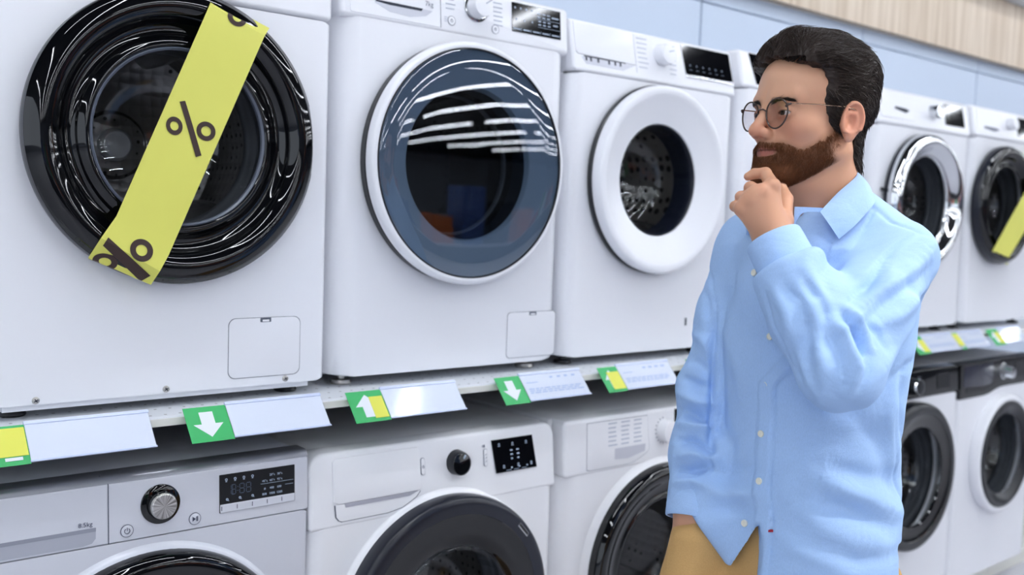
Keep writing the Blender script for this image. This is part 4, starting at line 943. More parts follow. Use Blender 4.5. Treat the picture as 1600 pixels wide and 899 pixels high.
def fast_mesh(name, V, Fc, material, parent=None, org=Vector((0, 0, 0)), attr=None):
    me = bpy.data.meshes.new(name); V = np.asarray(V, np.float32) - np.array(org, np.float32); Fc = np.asarray(Fc, np.int32); k = Fc.shape[1]
    me.vertices.add(len(V)); me.vertices.foreach_set('co', V.ravel())
    me.loops.add(Fc.size); me.loops.foreach_set('vertex_index', Fc.ravel())
    me.polygons.add(len(Fc)); me.polygons.foreach_set('loop_start', np.arange(0, Fc.size, k, dtype=np.int32))
    me.polygons.foreach_set('use_smooth', np.ones(len(Fc), bool))
    if attr is not None:
        ca = me.color_attributes.new('tone', 'FLOAT_COLOR', 'POINT'); ca.data.foreach_set('color', np.asarray(attr, np.float32).ravel())
    me.update(calc_edges=True); me.validate(); me.materials.append(material)
    o = bpy.data.objects.new(name, me); COL.objects.link(o); o.location = (0, 0, 0)
    if parent: o.parent = parent
    ORIGIN[o.name] = Vector(org)
    return o

# ------------------------------------------------------------------ man: skeleton
def at(px, py, dep): return np.array(CAM + ray(px, py) * dep)
def unit(v): v = np.array(v, float); return v / np.linalg.norm(v)
tf = unit((-1.0, -.015, 0)); tl = np.array((-tf[1], tf[0], 0)); UP = np.array((0, 0, 1.))
C_top = at(1289, 330, 1.61); C_hip = at(1250, 870, 1.645)
def Cz(z): t = (z - C_hip[2]) / (C_top[2] - C_hip[2]); return C_hip + (C_top - C_hip) * t
S_L = Cz(1.300) + tl * .126; S_R = Cz(1.302) - tl * .138
def solve(px, py, a, L, near=True):
    """point on the pixel ray at distance L from a"""
    best = None
    for dep in np.arange(1.0, 2.2, .002):
        p = at(px, py, dep); e = abs(np.linalg.norm(p - a) - L)
        if best is None or e < best[0] - 1e-9: best = (e, dep, p)
        if near and e < .004: break
    return best[2]
E_L = at(1312, 577, 1.385); W_L = at(1209, 378, 1.465)
E_R = at(1107, 610, 1.735); W_R = at(1081, 800, 1.665)
hf = unit((-.960, .280, -.0)); hl = np.array((-hf[1], hf[0], 0)); H0 = at(1267, 181, 1.575)
HR = np.stack([hf, hl, UP])                      # world -> head
HS = np.array((.935, .985, .975))
def tohead(P): return (((P - H0.astype(F4)) @ HR.T.astype(F4)) / HS.astype(F4)).astype(F4)
def fromhead(Q): return (np.asarray(Q) * HS) @ HR + H0

# ------------------------------------------------------------------ head
def skull(q):
    ay = np.abs(q[:, 1]); q = np.stack([q[:, 0], ay, q[:, 2]], -1)
    d = ell(q, (-.014, 0, .034), (.097, .075, .083))
    d = smin(d, ell(q, (.030, 0, .034), (.058, .064, .064)), .03)
    d = smin(d, ell(q, (.034, 0, -.035), (.056, .058, .066)), .03)
    return d
def head(q):
    y = q[:, 1]; q = np.stack([q[:, 0], np.abs(y), q[:, 2]], -1)
    d = skull(q)
    d = smin(d, ell(q, (.052, .044, -.026), (.028, .020, .019)), .02)             # cheekbone
    d = smin(d, capsule(q, (-.002, .051, -.060), (.068, .014, -.096), .018, .017), .03)   # jaw
    d = smin(d, ell(q, (.077, 0, -.096), (.020, .022, .017)), .015)               # chin
    d = smin(d, ell(q, (.064, 0, -.064), (.0315, .032, .028)), .02)                # mouth area
    d = smin(d, capsule(q, (.083, .012, .019), (.074, .046, .021), .0105, .008), .016)    # brow
    d = smax(d, -ell(q, (.101, .031, -.004), (.020, .021, .0155)), .014)          # eye socket
    d = smin(d, capsule(q, (.087, 0, .008), (.111, 0, -.026), .0085, .0092), .012) # nose bridge
    d = smin(d, ell(q, (.1125, 0, -.0325), (.0125, .0112, .0095)), .008)            # tip
    d = smin(d, ell(q, (.0990, .0122, -.0362), (.0125, .0074, .0084)), .006)        # wing
    d = smax(d, -ell(q, (.1035, .0070, -.0445), (.0062, .0036, .0048)), .003)       # nostril
    d = smin(d, ell(q, (.090, 0, -.051), (.010, .012, .012)), .012)
    # lips
    d = smin(d, capsule(q, (.0958, 0, -.0575), (.0815, .0245, -.0612), .0046, .0026), .004)
    d = smin(d, capsule(q, (.0938, 0, -.0675), (.0815, .0225, -.0640), .0056, .0028), .005)
    d = smax(d, -capsule(q, (.0985, 0, -.0618), (.0805, .0268, -.0625), .0014, .0016), .0022)
    # eyelids round the eyeball
    eb = (.0745, .0315, -.003)
    lid = ell(q, eb, (.0150, .0165, .0138))
    slit = ell(q, (.0865, .0325, -.0040), (.0120, .0135, .0031))
    d = smin(d, smax(lid, -slit, .0015), .004)
    d = smax(d, -slit, .0012)
    # ear
    # ear, tilted a little off the skull
    qe = q - A3((-.016, .0765, -.012)); ca, sa = math.cos(.30), -math.sin(.30)
    qe = np.stack([qe[:, 0]*ca + qe[:, 1]*sa, -qe[:, 0]*sa + qe[:, 1]*ca, qe[:, 2] + .12*qe[:, 0]], -1)
    e = ell(qe, (0, 0, 0), (.0195, .0075, .0290))
    er = np.sqrt((qe[:, 0]/.0185)**2 + (qe[:, 2]/.0275)**2) + 1e-6
    rim = np.sqrt(((er - .93) * .021) ** 2 + (qe[:, 1] - .0062) ** 2) - .0034
    rim = np.maximum(rim, (-qe[:, 2] - .019) * .7)
    e = smin(e, rim, .003)
    e = smin(e, ell(qe, (.003, .003, -.0255), (.0085, .0050, .0090)), .006)
    e = smax(e, -ell(qe, (.003, .0095, -.002), (.0085, .0080, .0125)), .003)
    e = smax(e, -ell(qe, (-.001, .0095, .0165), (.0105, .0055, .0065)), .003)
    e = smin(e, ell(qe, (.0145, .003, -.004), (.0045, .0050, .0065)), .004)
    d = smin(d, e, .006)
    return d
NECK = [(fromhead((-.022, 0, -.050)), .056), (fromhead((-.028, 0, -.11)), .053), (Cz(1.385) + tf * .004, .054), (Cz(1.32) + tf*.008, .058)]
def neck(P):
    d = chain(P, NECK, .02)
    d = smin(d, capsule(P, fromhead((.022, .0, -.098)), Cz(1.385) + tf * .040, .032, .028), .03)   # throat
    d = smin(d, capsule(P, fromhead((-.02, .055, -.06)), Cz(1.375) + tf*.045 + tl*.015, .014, .012), .02)
    return d
# ------------------------------------------------------------------ left hand against the chin
HD = {
 'index': [at(1207, 291, 1.462), at(1196, 271, 1.493), at(1179, 271.5, 1.501), at(1169, 276, 1.503)],
 'middle': [at(1190, 303, 1.456), at(1172.5, 293.5, 1.490), at(1181, 302, 1.512), at(1192, 308, 1.510)],
 'ring': [at(1174, 314, 1.458), at(1158, 308, 1.490), at(1167, 316, 1.510), at(1180, 320, 1.508)],
 'little': [at(1159, 327, 1.466), at(1148.5, 322.5, 1.490), at(1155, 329, 1.507), at(1166, 333, 1.507)],
 'thumb': [at(1222, 345, 1.488), at(1227, 312, 1.515), at(1217, 290, 1.530), at(1203, 281, 1.540)],
}
FR = {'index': (.0118, .0095, .0082, .0070), 'middle': (.0122, .0100, .0084, .0072), 'ring': (.0116, .0094, .0080, .0070), 'little': (.0105, .0084, .0070, .0062), 'thumb': (.0165, .0125, .0108, .0085)}
WR = at(1208, 372, 1.468)
def hand_l(P):
    d = None
    for n_ in ('index', 'middle', 'ring', 'little'):
        m0 = HD[n_][0]; base = WR + (m0 - WR) * .12
        e = capsule(P, base, m0, .0165, .0115)
        d = e if d is None else smin(d, e, .016)
    d = smin(d, capsule(P, WR, (HD['middle'][0] + HD['ring'][0]) / 2 + np.array(c_f) * .008, .022, .014), .02)
    d = smin(d, capsule(P, WR + np.array(c_f) * .012, HD['thumb'][0], .020, .0175), .02)
    for n_, p in HD.items():
        r = FR[n_]; e = chain(P, list(zip(p, np.array(r)*.95)), .003)
        if n_ != 'thumb': e = smin(e, ell(P, p[0] - np.array(c_f) * .0045, (.0088, .0088, .0088)), .006)
        d = smin(d, e, .0035)
    return d
ARM_L = [(S_L, .040), (E_L, .034), (E_L + (W_L - E_L) * .25, .036), (WR - (WR - E_L) * .12, .027), (WR, .0255)]
ARM_R = [(S_R, .040), (E_R, .025), (E_R + (W_R - E_R) * .25, .026), (W_R, .027)]
PK = W_R + np.array((-.006, .006, -.095))         # hand inside the pocket
def arms(P):
    d = smin(chain(P, ARM_L, .02), chain(P, ARM_R, .02), .01)
    h = capsule(P, W_R, PK, .028, .030)
    for k in range(4):
        o = tl * (.024 - .016 * k); a = PK + o; b = a + np.array((-.012, -.004, -.045)); c = b + np.array((.006, .004, -.030))
        h = smin(h, chain(P, [(a, .0115), (b, .0095), (c, .0075)], .004), .006)
    h = smin(h, chain(P, [(W_R + tl * .012 + np.array((-.006, 0, -.04)), .014), (PK + tl*.026 + np.array((-.008, 0, 0)), .011), (PK + tl*.026 + np.array((-.012, 0, -.03)), .009)], .004), .01)
    return smin(d, h, .015)
TZ = np.array([.70, .80, .92, 1.02, 1.12, 1.23, 1.30, 1.345, 1.385])
TA = np.array([.110, .108, .100, .098, .104, .108, .098, .070, .055])
TB = np.array([.160, .152, .134, .130, .140, .150, .138, .098, .060])
def torso(P, ta, tb, z0, z1, k=.02):
    z = P[:, 2]; a = np.interp(z, TZ, ta).astype(F4); b = np.interp(z, TZ, tb).astype(F4)
    t = ((z - C_hip[2]) / (C_top[2] - C_hip[2])).astype(F4)[:, None]; q = P - (C_hip.astype(F4) + (C_top - C_hip).astype(F4) * t)
    X = q @ tf.astype(F4); Y = q @ tl.astype(F4)
    r = np.sqrt((X/a)**2 + (Y/b)**2); d = (r - 1) * np.minimum(a, b) * .92
    return smax(smax(d, z0 - z, k), z - z1, k), X, Y, r
HB = (fromhead((-.0, 0, .0)), .27); LB = (np.mean([HD['middle'][1], WR], 0), .12)
def bodysdf(P):
    d, _, _, _ = torso(P, TA, TB, .87, 1.345)
    d = smin(d, arms(P), .02); d = smin(d, neck(P), .03)
    m_ = ((P - A3(HB[0])) ** 2).sum(-1) < HB[1] ** 2
    if m_.any(): d[m_] = smin(d[m_], head(tohead(P[m_])), .014)
    m_ = ((P - A3(LB[0])) ** 2).sum(-1) < LB[1] ** 2
    if m_.any(): d[m_] = smin(d[m_], hand_l(P[m_]), .008)
    return d
FOOT = Vector((C_hip[0], C_hip[1], 0))
V, Fc = polygonise(bodysdf, np.minimum.reduce([C_hip - .34, E_R - .12, E_L - .12]), (C_top[0]+.32, C_top[1]+.36, 1.70), .002)
q = tohead(V.astype(F4)); x, y, z = q[:, 0], np.abs(q[:, 1]), q[:, 2]
tone = np.tile(np.array(lin((208, 156, 126)))[:3], (len(V), 1))
def paint(w, rgb): global tone; tone = tone + (np.array(lin(rgb))[:3] - tone) * np.clip(w, 0, 1)[:, None]
inhead = (np.abs(q) < .2).all(-1) & (np.abs(head(q)) < .004) & (hand_l(V.astype(F4)) > .003)
g = lambda c, s: np.exp(-(((x-c[0])/s[0])**2 + ((y-c[1])/s[1])**2 + ((z-c[2])/s[2])**2)) * inhead
paint(.55 * g((.112, 0, -.035), (.02, .02, .016)), (206, 128, 104))
paint(.40 * g((.075, .045, -.03), (.03, .02, .02)), (208, 134, 110))
paint(.55 * g((-.016, .085, -.012), (.03, .02, .04)), (212, 130, 108))
paint(.35 * g((.08, .02, .055), (.04, .05, .04)), (226, 182, 152))
lipw = np.maximum(sstep(.0042, .0028, np.abs(z + .0590 + .0028*(y/.025)**2)) * sstep(.026, .023, y), sstep(.0060, .0044, np.abs(z + .0668 - .0040*(y/.0225)**2)) * sstep(.0245, .021, y)) * (x > .080) * inhead
paint(.85 * lipw, (186, 112, 100))
paint(.8 * sstep(.0016, .0006, np.abs(z + .0620)) * (y < .0265) * (x > .078) * inhead, (96, 50, 44))
CHK = np.array([[-.06, -.005], [-.004, -.008], [.012, -.022], [.035, -.040], [.050, -.054], [.060, -.060], [.070, -.054], [.082, -.0475], [.12, -.0475]])
def beardw(x, y, z):
    top = np.interp(x, CHK[:, 0], CHK[:, 1]); low = np.interp(x, [-.02, .02, .06, .09], [-.088, -.108, -.118, -.118])
    top = top + .0012*np.sin(x*390 + y*330)
    w = sstep(.070, .064, np.abs(y)) * sstep(top + .007, top - np.interp(x, [.025, .06], [.024, .007]), z) * sstep(-.014, .002, x) * sstep(low - .006, low + .006, z)
    return w
slitd = np.abs(ell(np.stack([x, y, z], -1), (.0865, .0325, -.0040), (.0120, .0135, .0031)))
paint(.8 * sstep(.0016, .0004, slitd) * (z > -.0042) * inhead, (52, 36, 30))
bw = beardw(x, y, z) * (1 - lipw) * inhead
paint(.66 * bw, (118, 76, 50))
stub = sstep(-.06, .0, x) * sstep(-.155, -.125, z) * sstep(-.08, -.11, z) * inhead
paint(.35 * stub * (1 - bw), (150, 112, 92))
for n_, p in HD.items():
    for k, s in ((0, .011), (1, .008)): paint(.45 * np.exp(-((V - p[k])**2).sum(-1) / s**2), (204, 132, 112))
skin = mat('skin', (214, 166, 138), .48, spec=.35, bump=(900, .12), sss=.12)
SKIN = skin; nt = skin.node_tree; at_ = nt.nodes.new('ShaderNodeAttribute'); at_.attribute_name = 'tone'; nt.links.new(at_.outputs['Color'], nt.nodes['Principled BSDF'].inputs['Base Color'])
tone4 = np.concatenate([tone, np.ones((len(V), 1))], -1)
man = fast_mesh('person', V, Fc, skin, None, FOOT, tone4); man.location = FOOT
tag(man, 'man in a light blue shirt holding his left hand to his bearded chin', 'person')

# ------------------------------------------------------------------ eyes
for s in (1, -1):
    c = np.array((.0745, .0315 * s, -.003)); R_ = .0128
    ax = unit((1, .0, -.02)); u = unit(np.cross(ax, UP)); v_ = np.cross(u, ax)
    rings = []; m_rings = {}
    for th in np.concatenate([np.linspace(.0005, .52, 9), np.linspace(.56, PI - .01, 20)]):
        rings.append([tuple(fromhead(c + R_ * (ax*math.cos(th) + (u*math.cos(2*PI*k/32) + v_*math.sin(2*PI*k/32)) * math.sin(th)))) for k in range(32)])
    e = MB().loft(rings).build('eye', mat('eye_white', (232, 226, 222), .12), man)
    for nm, t1, mt, lift in (('iris', .46, mat('iris', (86, 74, 56), .1), .0003), ('pupil', .20, mat('pupil', (8, 8, 9), .05), .0006)):
        rings = [[tuple(fromhead(c + (R_ + lift) * (ax*math.cos(th) + (u*math.cos(2*PI*k/32) + v_*math.sin(2*PI*k/32)) * math.sin(th)))) for k in range(32)] for th in np.linspace(.0005, t1, 6)]
        MB().loft(rings).build(nm, mt, e)
# ------------------------------------------------------------------ hair, beard, brows: a base plus combed strands
def grad(f, Q, e=.0015):
    g_ = np.stack([f(Q + A3(d_)) - f(Q - A3(d_)) for d_ in ((e, 0, 0), (0, e, 0), (0, 0, e))], -1)
    return g_ / (np.linalg.norm(g_, axis=-1, keepdims=True) + 1e-9)
XB = np.array([[-.11, -.30], [-.098, -.066], [-.085, -.052], [-.05, -.040], [-.028, -.036], [-.024, .014], [-.012, .024], [.008, .034], [.03, .036], [.048, .034], [.060, .038], [.070, .056], [.076, .085], [.084, .11], [.2, .2]])
def hairline(q): return q[:, 0] - np.interp(q[:, 2] - .010 * np.exp(-(q[:, 1]/.03)**2) * sstep(.03, .08, q[:, 0]), XB[:, 0], XB[:, 1]).astype(F4)
def thick(q):
    x, y, z = q[:, 0], np.abs(q[:, 1]), q[:, 2]
    t = .005 + .015 * sstep(.03, .10, z) + .010 * sstep(.0, .06, x) * sstep(.05, .09, z) * sstep(.10, .06, x) 
    return t
def hairsdf(P):
    q = tohead(P); d = skull(q)
    d = smin(d, (chain(P, NECK[:2], .02)), .02)
    s = .0012 * np.sin(q[:, 1]*300 + 2.2*np.sin(q[:, 0]*60)) + .0009 * np.sin(q[:, 0]*170 + q[:, 1]*240 + q[:, 2]*90)
    return smax(d - thick(q) * .8 - s*1.8, hairline(q) + s*3 + .002 + .0016*np.sin(q[:, 2]*330 + q[:, 1]*260), .006)
hairm = mat('dark_brown_hair', (44, 32, 26), .42, spec=.32, noise=(260, .5), bump=(400, .4, (1, 1, 6)))
V, Fc = polygonise(hairsdf, H0 - .16, H0 + .19, .0025)
def strands(roots, dirs, L, r0, f, seg=5, lift=None, wave=.0):
    """roots in head space; each strand follows the level sets of f"""
    n = len(roots); pts = [roots]; p = roots.copy(); d0 = f(p); dr = dirs.copy()
    for k in range(1, seg + 1):
        p = p + dr * (L / seg)[:, None]
        g_ = grad(f, p); want = d0 + lift(k / seg)
        p = p + g_ * np.clip(want - f(p), -.012, .012)[:, None]
        dr = dr - g_ * (dr * g_).sum(-1, keepdims=True) * .8; dr /= np.linalg.norm(dr, axis=-1, keepdims=True) + 1e-9
        dr = dr + rng.normal(0, wave, dr.shape).astype(F4); dr /= np.linalg.norm(dr, axis=-1, keepdims=True)
        pts.append(p.copy())
    pts = np.stack(pts, 1); K = seg + 1                # n,K,3
    t = np.gradient(pts, axis=1); t /= np.linalg.norm(t, axis=-1, keepdims=True) + 1e-9
    a = np.cross(t, np.array((.31, .52, .8))); a /= np.linalg.norm(a, axis=-1, keepdims=True) + 1e-9; b = np.cross(t, a)
    w = r0 * np.array([1, 1, .95, .8, .55, .12][:K] if K == 6 else np.linspace(1, .12, K))
    VV = []
    for j in range(3):
        an = 2*PI*j/3; VV.append(pts + (a*math.cos(an) + b*math.sin(an)) * w[None, :, None])
    VV = np.stack(VV, 2).reshape(n*K*3, 3)
    base = (np.arange(n) * K * 3)[:, None, None]; kk = np.arange(seg)[None, :, None] * 3; j = np.arange(3)[None, None, :]; j2 = (j + 1) % 3
    FF = np.stack([base+kk+j, base+kk+j2, base+kk+3+j2, base+kk+3+j], -1).reshape(-1, 4)
    return fromhead(VV), FF
q = tohead(V.astype(F4)); ok = np.nonzero((np.abs(hairsdf(V.astype(F4)) ) < .01) & (hairline(q) < -.001))[0]
NH = 17000; pick = rng.choice(ok, NH); R0 = q[pick] + rng.normal(0, .001, (NH, 3)).astype(F4)
fsk = lambda Q: smin(skull(Q), chain(fromhead(Q).astype(F4), NECK[:2], .02), .02) - thick(Q) * .8
side = sstep(.06, .02, R0[:, 2]); back = sstep(-.03, -.08, R0[:, 0])
wv = np.sin(R0[:, 0]*95 + 1.7*np.sin(R0[:, 2]*70) + R0[:, 1]*60); wv2 = np.sin(R0[:, 1]*150 + R0[:, 0]*45)
front = sstep(.045, .085, R0[:, 0]) * (1 - side)
dirs = np.stack([-.9 + .5*front + .25*wv*side, .45*wv2*(1-side) + .2*wv, .55*front + .25*wv*(1-side) - .62*side - .7*back], -1)
dirs = dirs + rng.normal(0, .14, dirs.shape); dirs = (dirs / np.linalg.norm(dirs, axis=-1, keepdims=True)).astype(F4)
R0 = R0 - grad(fsk, R0) * .0012
Ls = (.020 + .022 * sstep(.02, .08, R0[:, 2])) * rng.uniform(.6, 1.5, len(R0))
VS, FS = strands(R0, dirs, Ls.astype(F4), .00060, fsk, 5, lambda t: .0075*t*(2-t)*.8, .13)
hair = fast_mesh('hair', np.concatenate([V, VS]), np.concatenate([Fc, FS + len(V)]), hairm, man, FOOT)
# beard
def beardsdf(P):
    q = tohead(P); d = head(q); x, y, z = q[:, 0], np.abs(q[:, 1]), q[:, 2]
    w = beardw(x, y, z)
    lip = ell(np.stack([x, y, z], -1), (.092, 0, -.0636), (.04, .0275, .0084))
    chin = np.exp(-((x-.085)/.03)**2 - ((z+.108)/.022)**2)
    t = (.0004 + .0022 * sstep(.0, .05, x) + .0085 * chin) * w - .004 * (1 - w)
    return smax(d - t, -lip, .003)
beardm = mat('brown_beard', (118, 73, 46), .6, spec=.2, noise=(160, .5), bump=(700, .4, (1, 1, 3)))
V, Fc = polygonise(beardsdf, fromhead((.14, .10, -.16)) * 0 + H0 - .17, H0 + .12, .0022)
q = tohead(V.astype(F4)); w = beardw(q[:, 0], np.abs(q[:, 1]), q[:, 2])
xx, zz = q[:, 0], q[:, 2]; keep = (w > .6) & (np.exp(-((xx-.085)/.03)**2 - ((zz+.108)/.022)**2) > .22); fk = keep[Fc].all(-1)
idx = -np.ones(len(V), int); used = np.unique(Fc[fk]); idx[used] = np.arange(len(used)); V2 = V[used]; F2 = idx[Fc[fk]]
lipd = ell(np.stack([q[:, 0], np.abs(q[:, 1]), q[:, 2]], -1), (.092, 0, -.0636), (.04, .0275, .0080))
ok = np.nonzero((w > rng.uniform(.05, .95, len(w))) & (lipd > .0005))[0]
pick = rng.choice(ok, 15000); R0 = q[pick]
dirs = np.stack([.25 + 0*R0[:, 0], .35*np.sign(R0[:, 1])*(R0[:, 2] > -.064)*(R0[:, 0] > .07), -.9 + 0*R0[:, 0]], -1) + rng.normal(0, .25, R0.shape)
dirs = (dirs / np.linalg.norm(dirs, axis=-1, keepdims=True)).astype(F4); R0 = R0 - grad(head, R0) * .0006
VS, FS = strands(R0, dirs, (rng.uniform(.006, .012, len(R0))).astype(F4), .00030, head, 3, lambda t: .0045*t, .1)
fast_mesh('beard', np.concatenate([V2, VS]), np.concatenate([F2, FS + len(V2)]), beardm, man, FOOT)
# eyebrows
for s in (1, -1):
    n = 330; u = rng.uniform(0, 1, n); R0 = np.stack([.097 - .018*u**1.6, (.013 + .036*u) * s, .0110 + .006*np.sin(u*2.2) + rng.normal(0, .0021, n) * (1.1 - .7*u)], -1).astype(F4)
    for _ in range(3): R0 = R0 - grad(head, R0) * head(R0)[:, None]
    dirs = np.stack([-.2 + 0*u, s*(.75 + 0*u), .45 - .75*u], -1) + rng.normal(0, .15, (n, 3)); dirs = (dirs / np.linalg.norm(dirs, axis=-1, keepdims=True)).astype(F4)
    VS, FS = strands(R0, dirs, rng.uniform(.006, .010, n).astype(F4), .00032, head, 3, lambda t: .0012*t, .08)
    fast_mesh('eyebrow', VS, FS, hairm, man, FOOT)
# ------------------------------------------------------------------ glasses
gl = bpy.data.objects.new('eyeglasses', None); COL.objects.link(gl); gl.parent = man; gl.location = (0, 0, 0); ORIGIN[gl.name] = FOOT
horn = mat('dark_tortoise_acetate', (58, 42, 36), .2, noise=(160, .5)); wire = mat('gold_wire', (196, 164, 140), .25, metal=1)
for s in (1, -1):
    loop = []
    for k in range(48):
        a = 2*PI*k/48; yy = .0335 + .0232*math.cos(a)*(1 + .09*math.sin(a)); zz = -.006 + .0235*math.sin(a)
        loop.append(fromhead((.1015 - .0045*((yy-.012)/.045)**2 - .06*(zz+.006)*.6*.6, yy*s, zz)))
    ring = MB(); ring.tube(loop + [loop[0], loop[1]], .0013, 8, False); ring.build('frame', horn, gl)
    lens = MB(); cen = sum(loop) / len(loop); front = [tuple(p) for p in loop]; back = [tuple(p - hf * .0012) for p in loop]
    lens.loft([back, front]); lens.build('lens', glass_mat('spectacle_lens', (.88, .86, .87, 1), .02), gl, angle=30)
    hinge = fromhead((.0985, .0575*s, .006)); MB().tube([fromhead((.0995, .0545*s, .003)), hinge, fromhead((.094, .0615*s, .0075))], [.0018, .0022, .0016], 8).build('hinge', horn, gl)
    MB().tube([fromhead((.0945, .0612*s, .0075)), fromhead((.05, .0705*s, .0085)), fromhead((.0, .0795*s, .0075)), fromhead((-.018, .0815*s, .004)), fromhead((-.035, .079*s, -.012))], [.0010, .0009, .0009, .0013, .0014], 8).build('temple', wire, gl)
MB().tube([fromhead((.1018, .0112, -.001)), fromhead((.1045, .005, .0025)), fromhead((.1045, -.005, .0025)), fromhead((.1018, -.0112, -.001))], .0012, 8).build('bridge', horn, gl)

# ------------------------------------------------------------------ shirt
SHA = TA + np.array([.020, .022, .024, .022, .020, .018, .016, .014, .012])
SHB = TB + np.array([.012, .014, .018, .020, .018, .016, .014, .012, .010])
SL_L = [(S_L - UP*.012, .058), (S_L + (E_L - S_L) * .5, .060), (E_L, .054), (E_L + (W_L - E_L) * .4, .056), (E_L + (W_L - E_L) * .74, .0500), (E_L + (W_L - E_L) * .82, .045)]
SL_R = [(S_R - UP*.008, .059), (S_R + (E_R - S_R) * .5, .055), (E_R, .050), (E_R + (W_R - E_R) * .5, .048), (E_R + (W_R - E_R) * .95, .042)]
rh = unit(np.array((c_r[0], c_r[1], 0)))
HEM = np.array([[-.40, .875], [-.225, .872], [-.198, .862], [-.128, .776], [-.1255, .776], [-.0935, .860], [-.0890, .860], [-.0835, .730], [.05, .738], [.113, .757], [.165, .795], [.40, .80]])
def cuttube(P, a, b):
    """keep the side of the plane at b facing a"""
    n = unit(b - a).astype(F4); return (P - A3(b)) @ n
def shirtsdf(P):
    d, X, Y, r = torso(P, SHA, SHB, .60, 1.392, .03)
    l = chain(P, SL_L, .03); l = smax(l, cuttube(P, E_L, E_L + (W_L - E_L) * .80), .010)
    rr = chain(P, SL_R, .03); rr = smax(rr, cuttube(P, E_R, W_R), .006)
    d = smin(d, capsule(P, at(1112, 720, 1.665), at(1106, 810, 1.645), .030, .036), .05)
    d = smin(d, capsule(P, Cz(1.352) + tl*.065, S_L - UP*.010 + tl*.01, .034, .054), .03)
    d = smin(d, capsule(P, Cz(1.352) - tl*.065, S_R - UP*.008, .034, .054), .03)
    d = smin(d, l, .018); kz = (.006 + .018 * sstep(1.17, 1.27, P[:, 2])).astype(F4); d = smin(d, rr, kz)
    d = smax(d, -capsule(P, Cz(1.33) + tf*.01, fromhead((-.03, 0, -.07)), .058, .075), .008)       # neck hole
    d = smax(d, -capsule(P, Cz(1.345) + tf*.07, Cz(1.42) + tf*.06, .010, .040), .008)     # open collar
    t = ((P[:, 2] - C_hip[2]) / (C_top[2] - C_hip[2]))[:, None]; q = P - (C_hip.astype(F4) + (C_top - C_hip).astype(F4) * t)
    s = P @ rh.astype(F4) - C_hip.astype(F4) @ rh.astype(F4)
    hem = np.where(X > -.02, np.interp(s, HEM[:, 0], HEM[:, 1]), .80 + .04*np.cos(np.clip(Y/.16, -1, 1)*PI)*-1).astype(F4)
    arm = np.minimum(l, rr)
    cut = np.where(arm < .004, -1, (hem - P[:, 2]) * .55)
    d = smax(d, cut.astype(F4), .003)
    return d
lo = np.minimum.reduce([S_R, E_R, E_L, W_R, C_hip - (0, 0, .15)]) - .14; hi = np.maximum.reduce([S_R, E_R, E_L, W_R, S_L, C_top, C_hip + .18]) + .10
V, Fc = polygonise(shirtsdf, lo, hi, .0035)
def trace(px, py, f, d0=1.0, d1=2.4):
    px = np.atleast_1d(np.asarray(px, float)); py = np.atleast_1d(np.asarray(py, float))
    D = np.array([ray(a, b) for a, b in zip(px, py)]); ln = np.linalg.norm(D, axis=1); D = D / ln[:, None]; t = np.full(len(px), d0)
    C_ = np.array(CAM)
    for _ in range(90):
        t = np.minimum(t + .8 * f((C_ + D * t[:, None]).astype(F4)), d1)
    return C_ + D * t[:, None], t < d1 - .01
def dens(pts, n):
    pts = np.array(pts, float); u = np.linspace(0, len(pts) - 1, n); return np.stack([np.interp(u, np.arange(len(pts)), pts[:, k]) for k in (0, 1)], -1)
g_ = grad(lambda Q: shirtsdf(Q), V.astype(F4), .003)
disp = np.zeros(len(V))
def fold(pts, A, w, n=16):
    global disp
    p = dens(pts, n); T, ok = trace(p[:, 0], p[:, 1], shirtsdf); T = T[ok]
    if len(T) < 2: return
    fade = np.sin(np.linspace(.15, PI - .15, len(T))) ** .6
    near = (np.abs(V - T.mean(0)) < np.ptp(T, axis=0) / 2 + 3*w + .01).all(1); ix = np.nonzero(near)[0]
    if len(ix) == 0: return
    a = T[:-1]; ab = T[1:] - a; l2 = (ab*ab).sum(1) + 1e-12
    q = V[ix][:, None, :] - a[None]; tt = np.clip((q * ab[None]).sum(-1) / l2, 0, 1); dd = np.sqrt(((q - tt[..., None]*ab[None])**2).sum(-1))
    k = dd.argmin(1); dm = dd[np.arange(len(ix)), k]
    disp[ix] += 1.6 * A * fade[k] * np.exp(-(dm / w)**2)
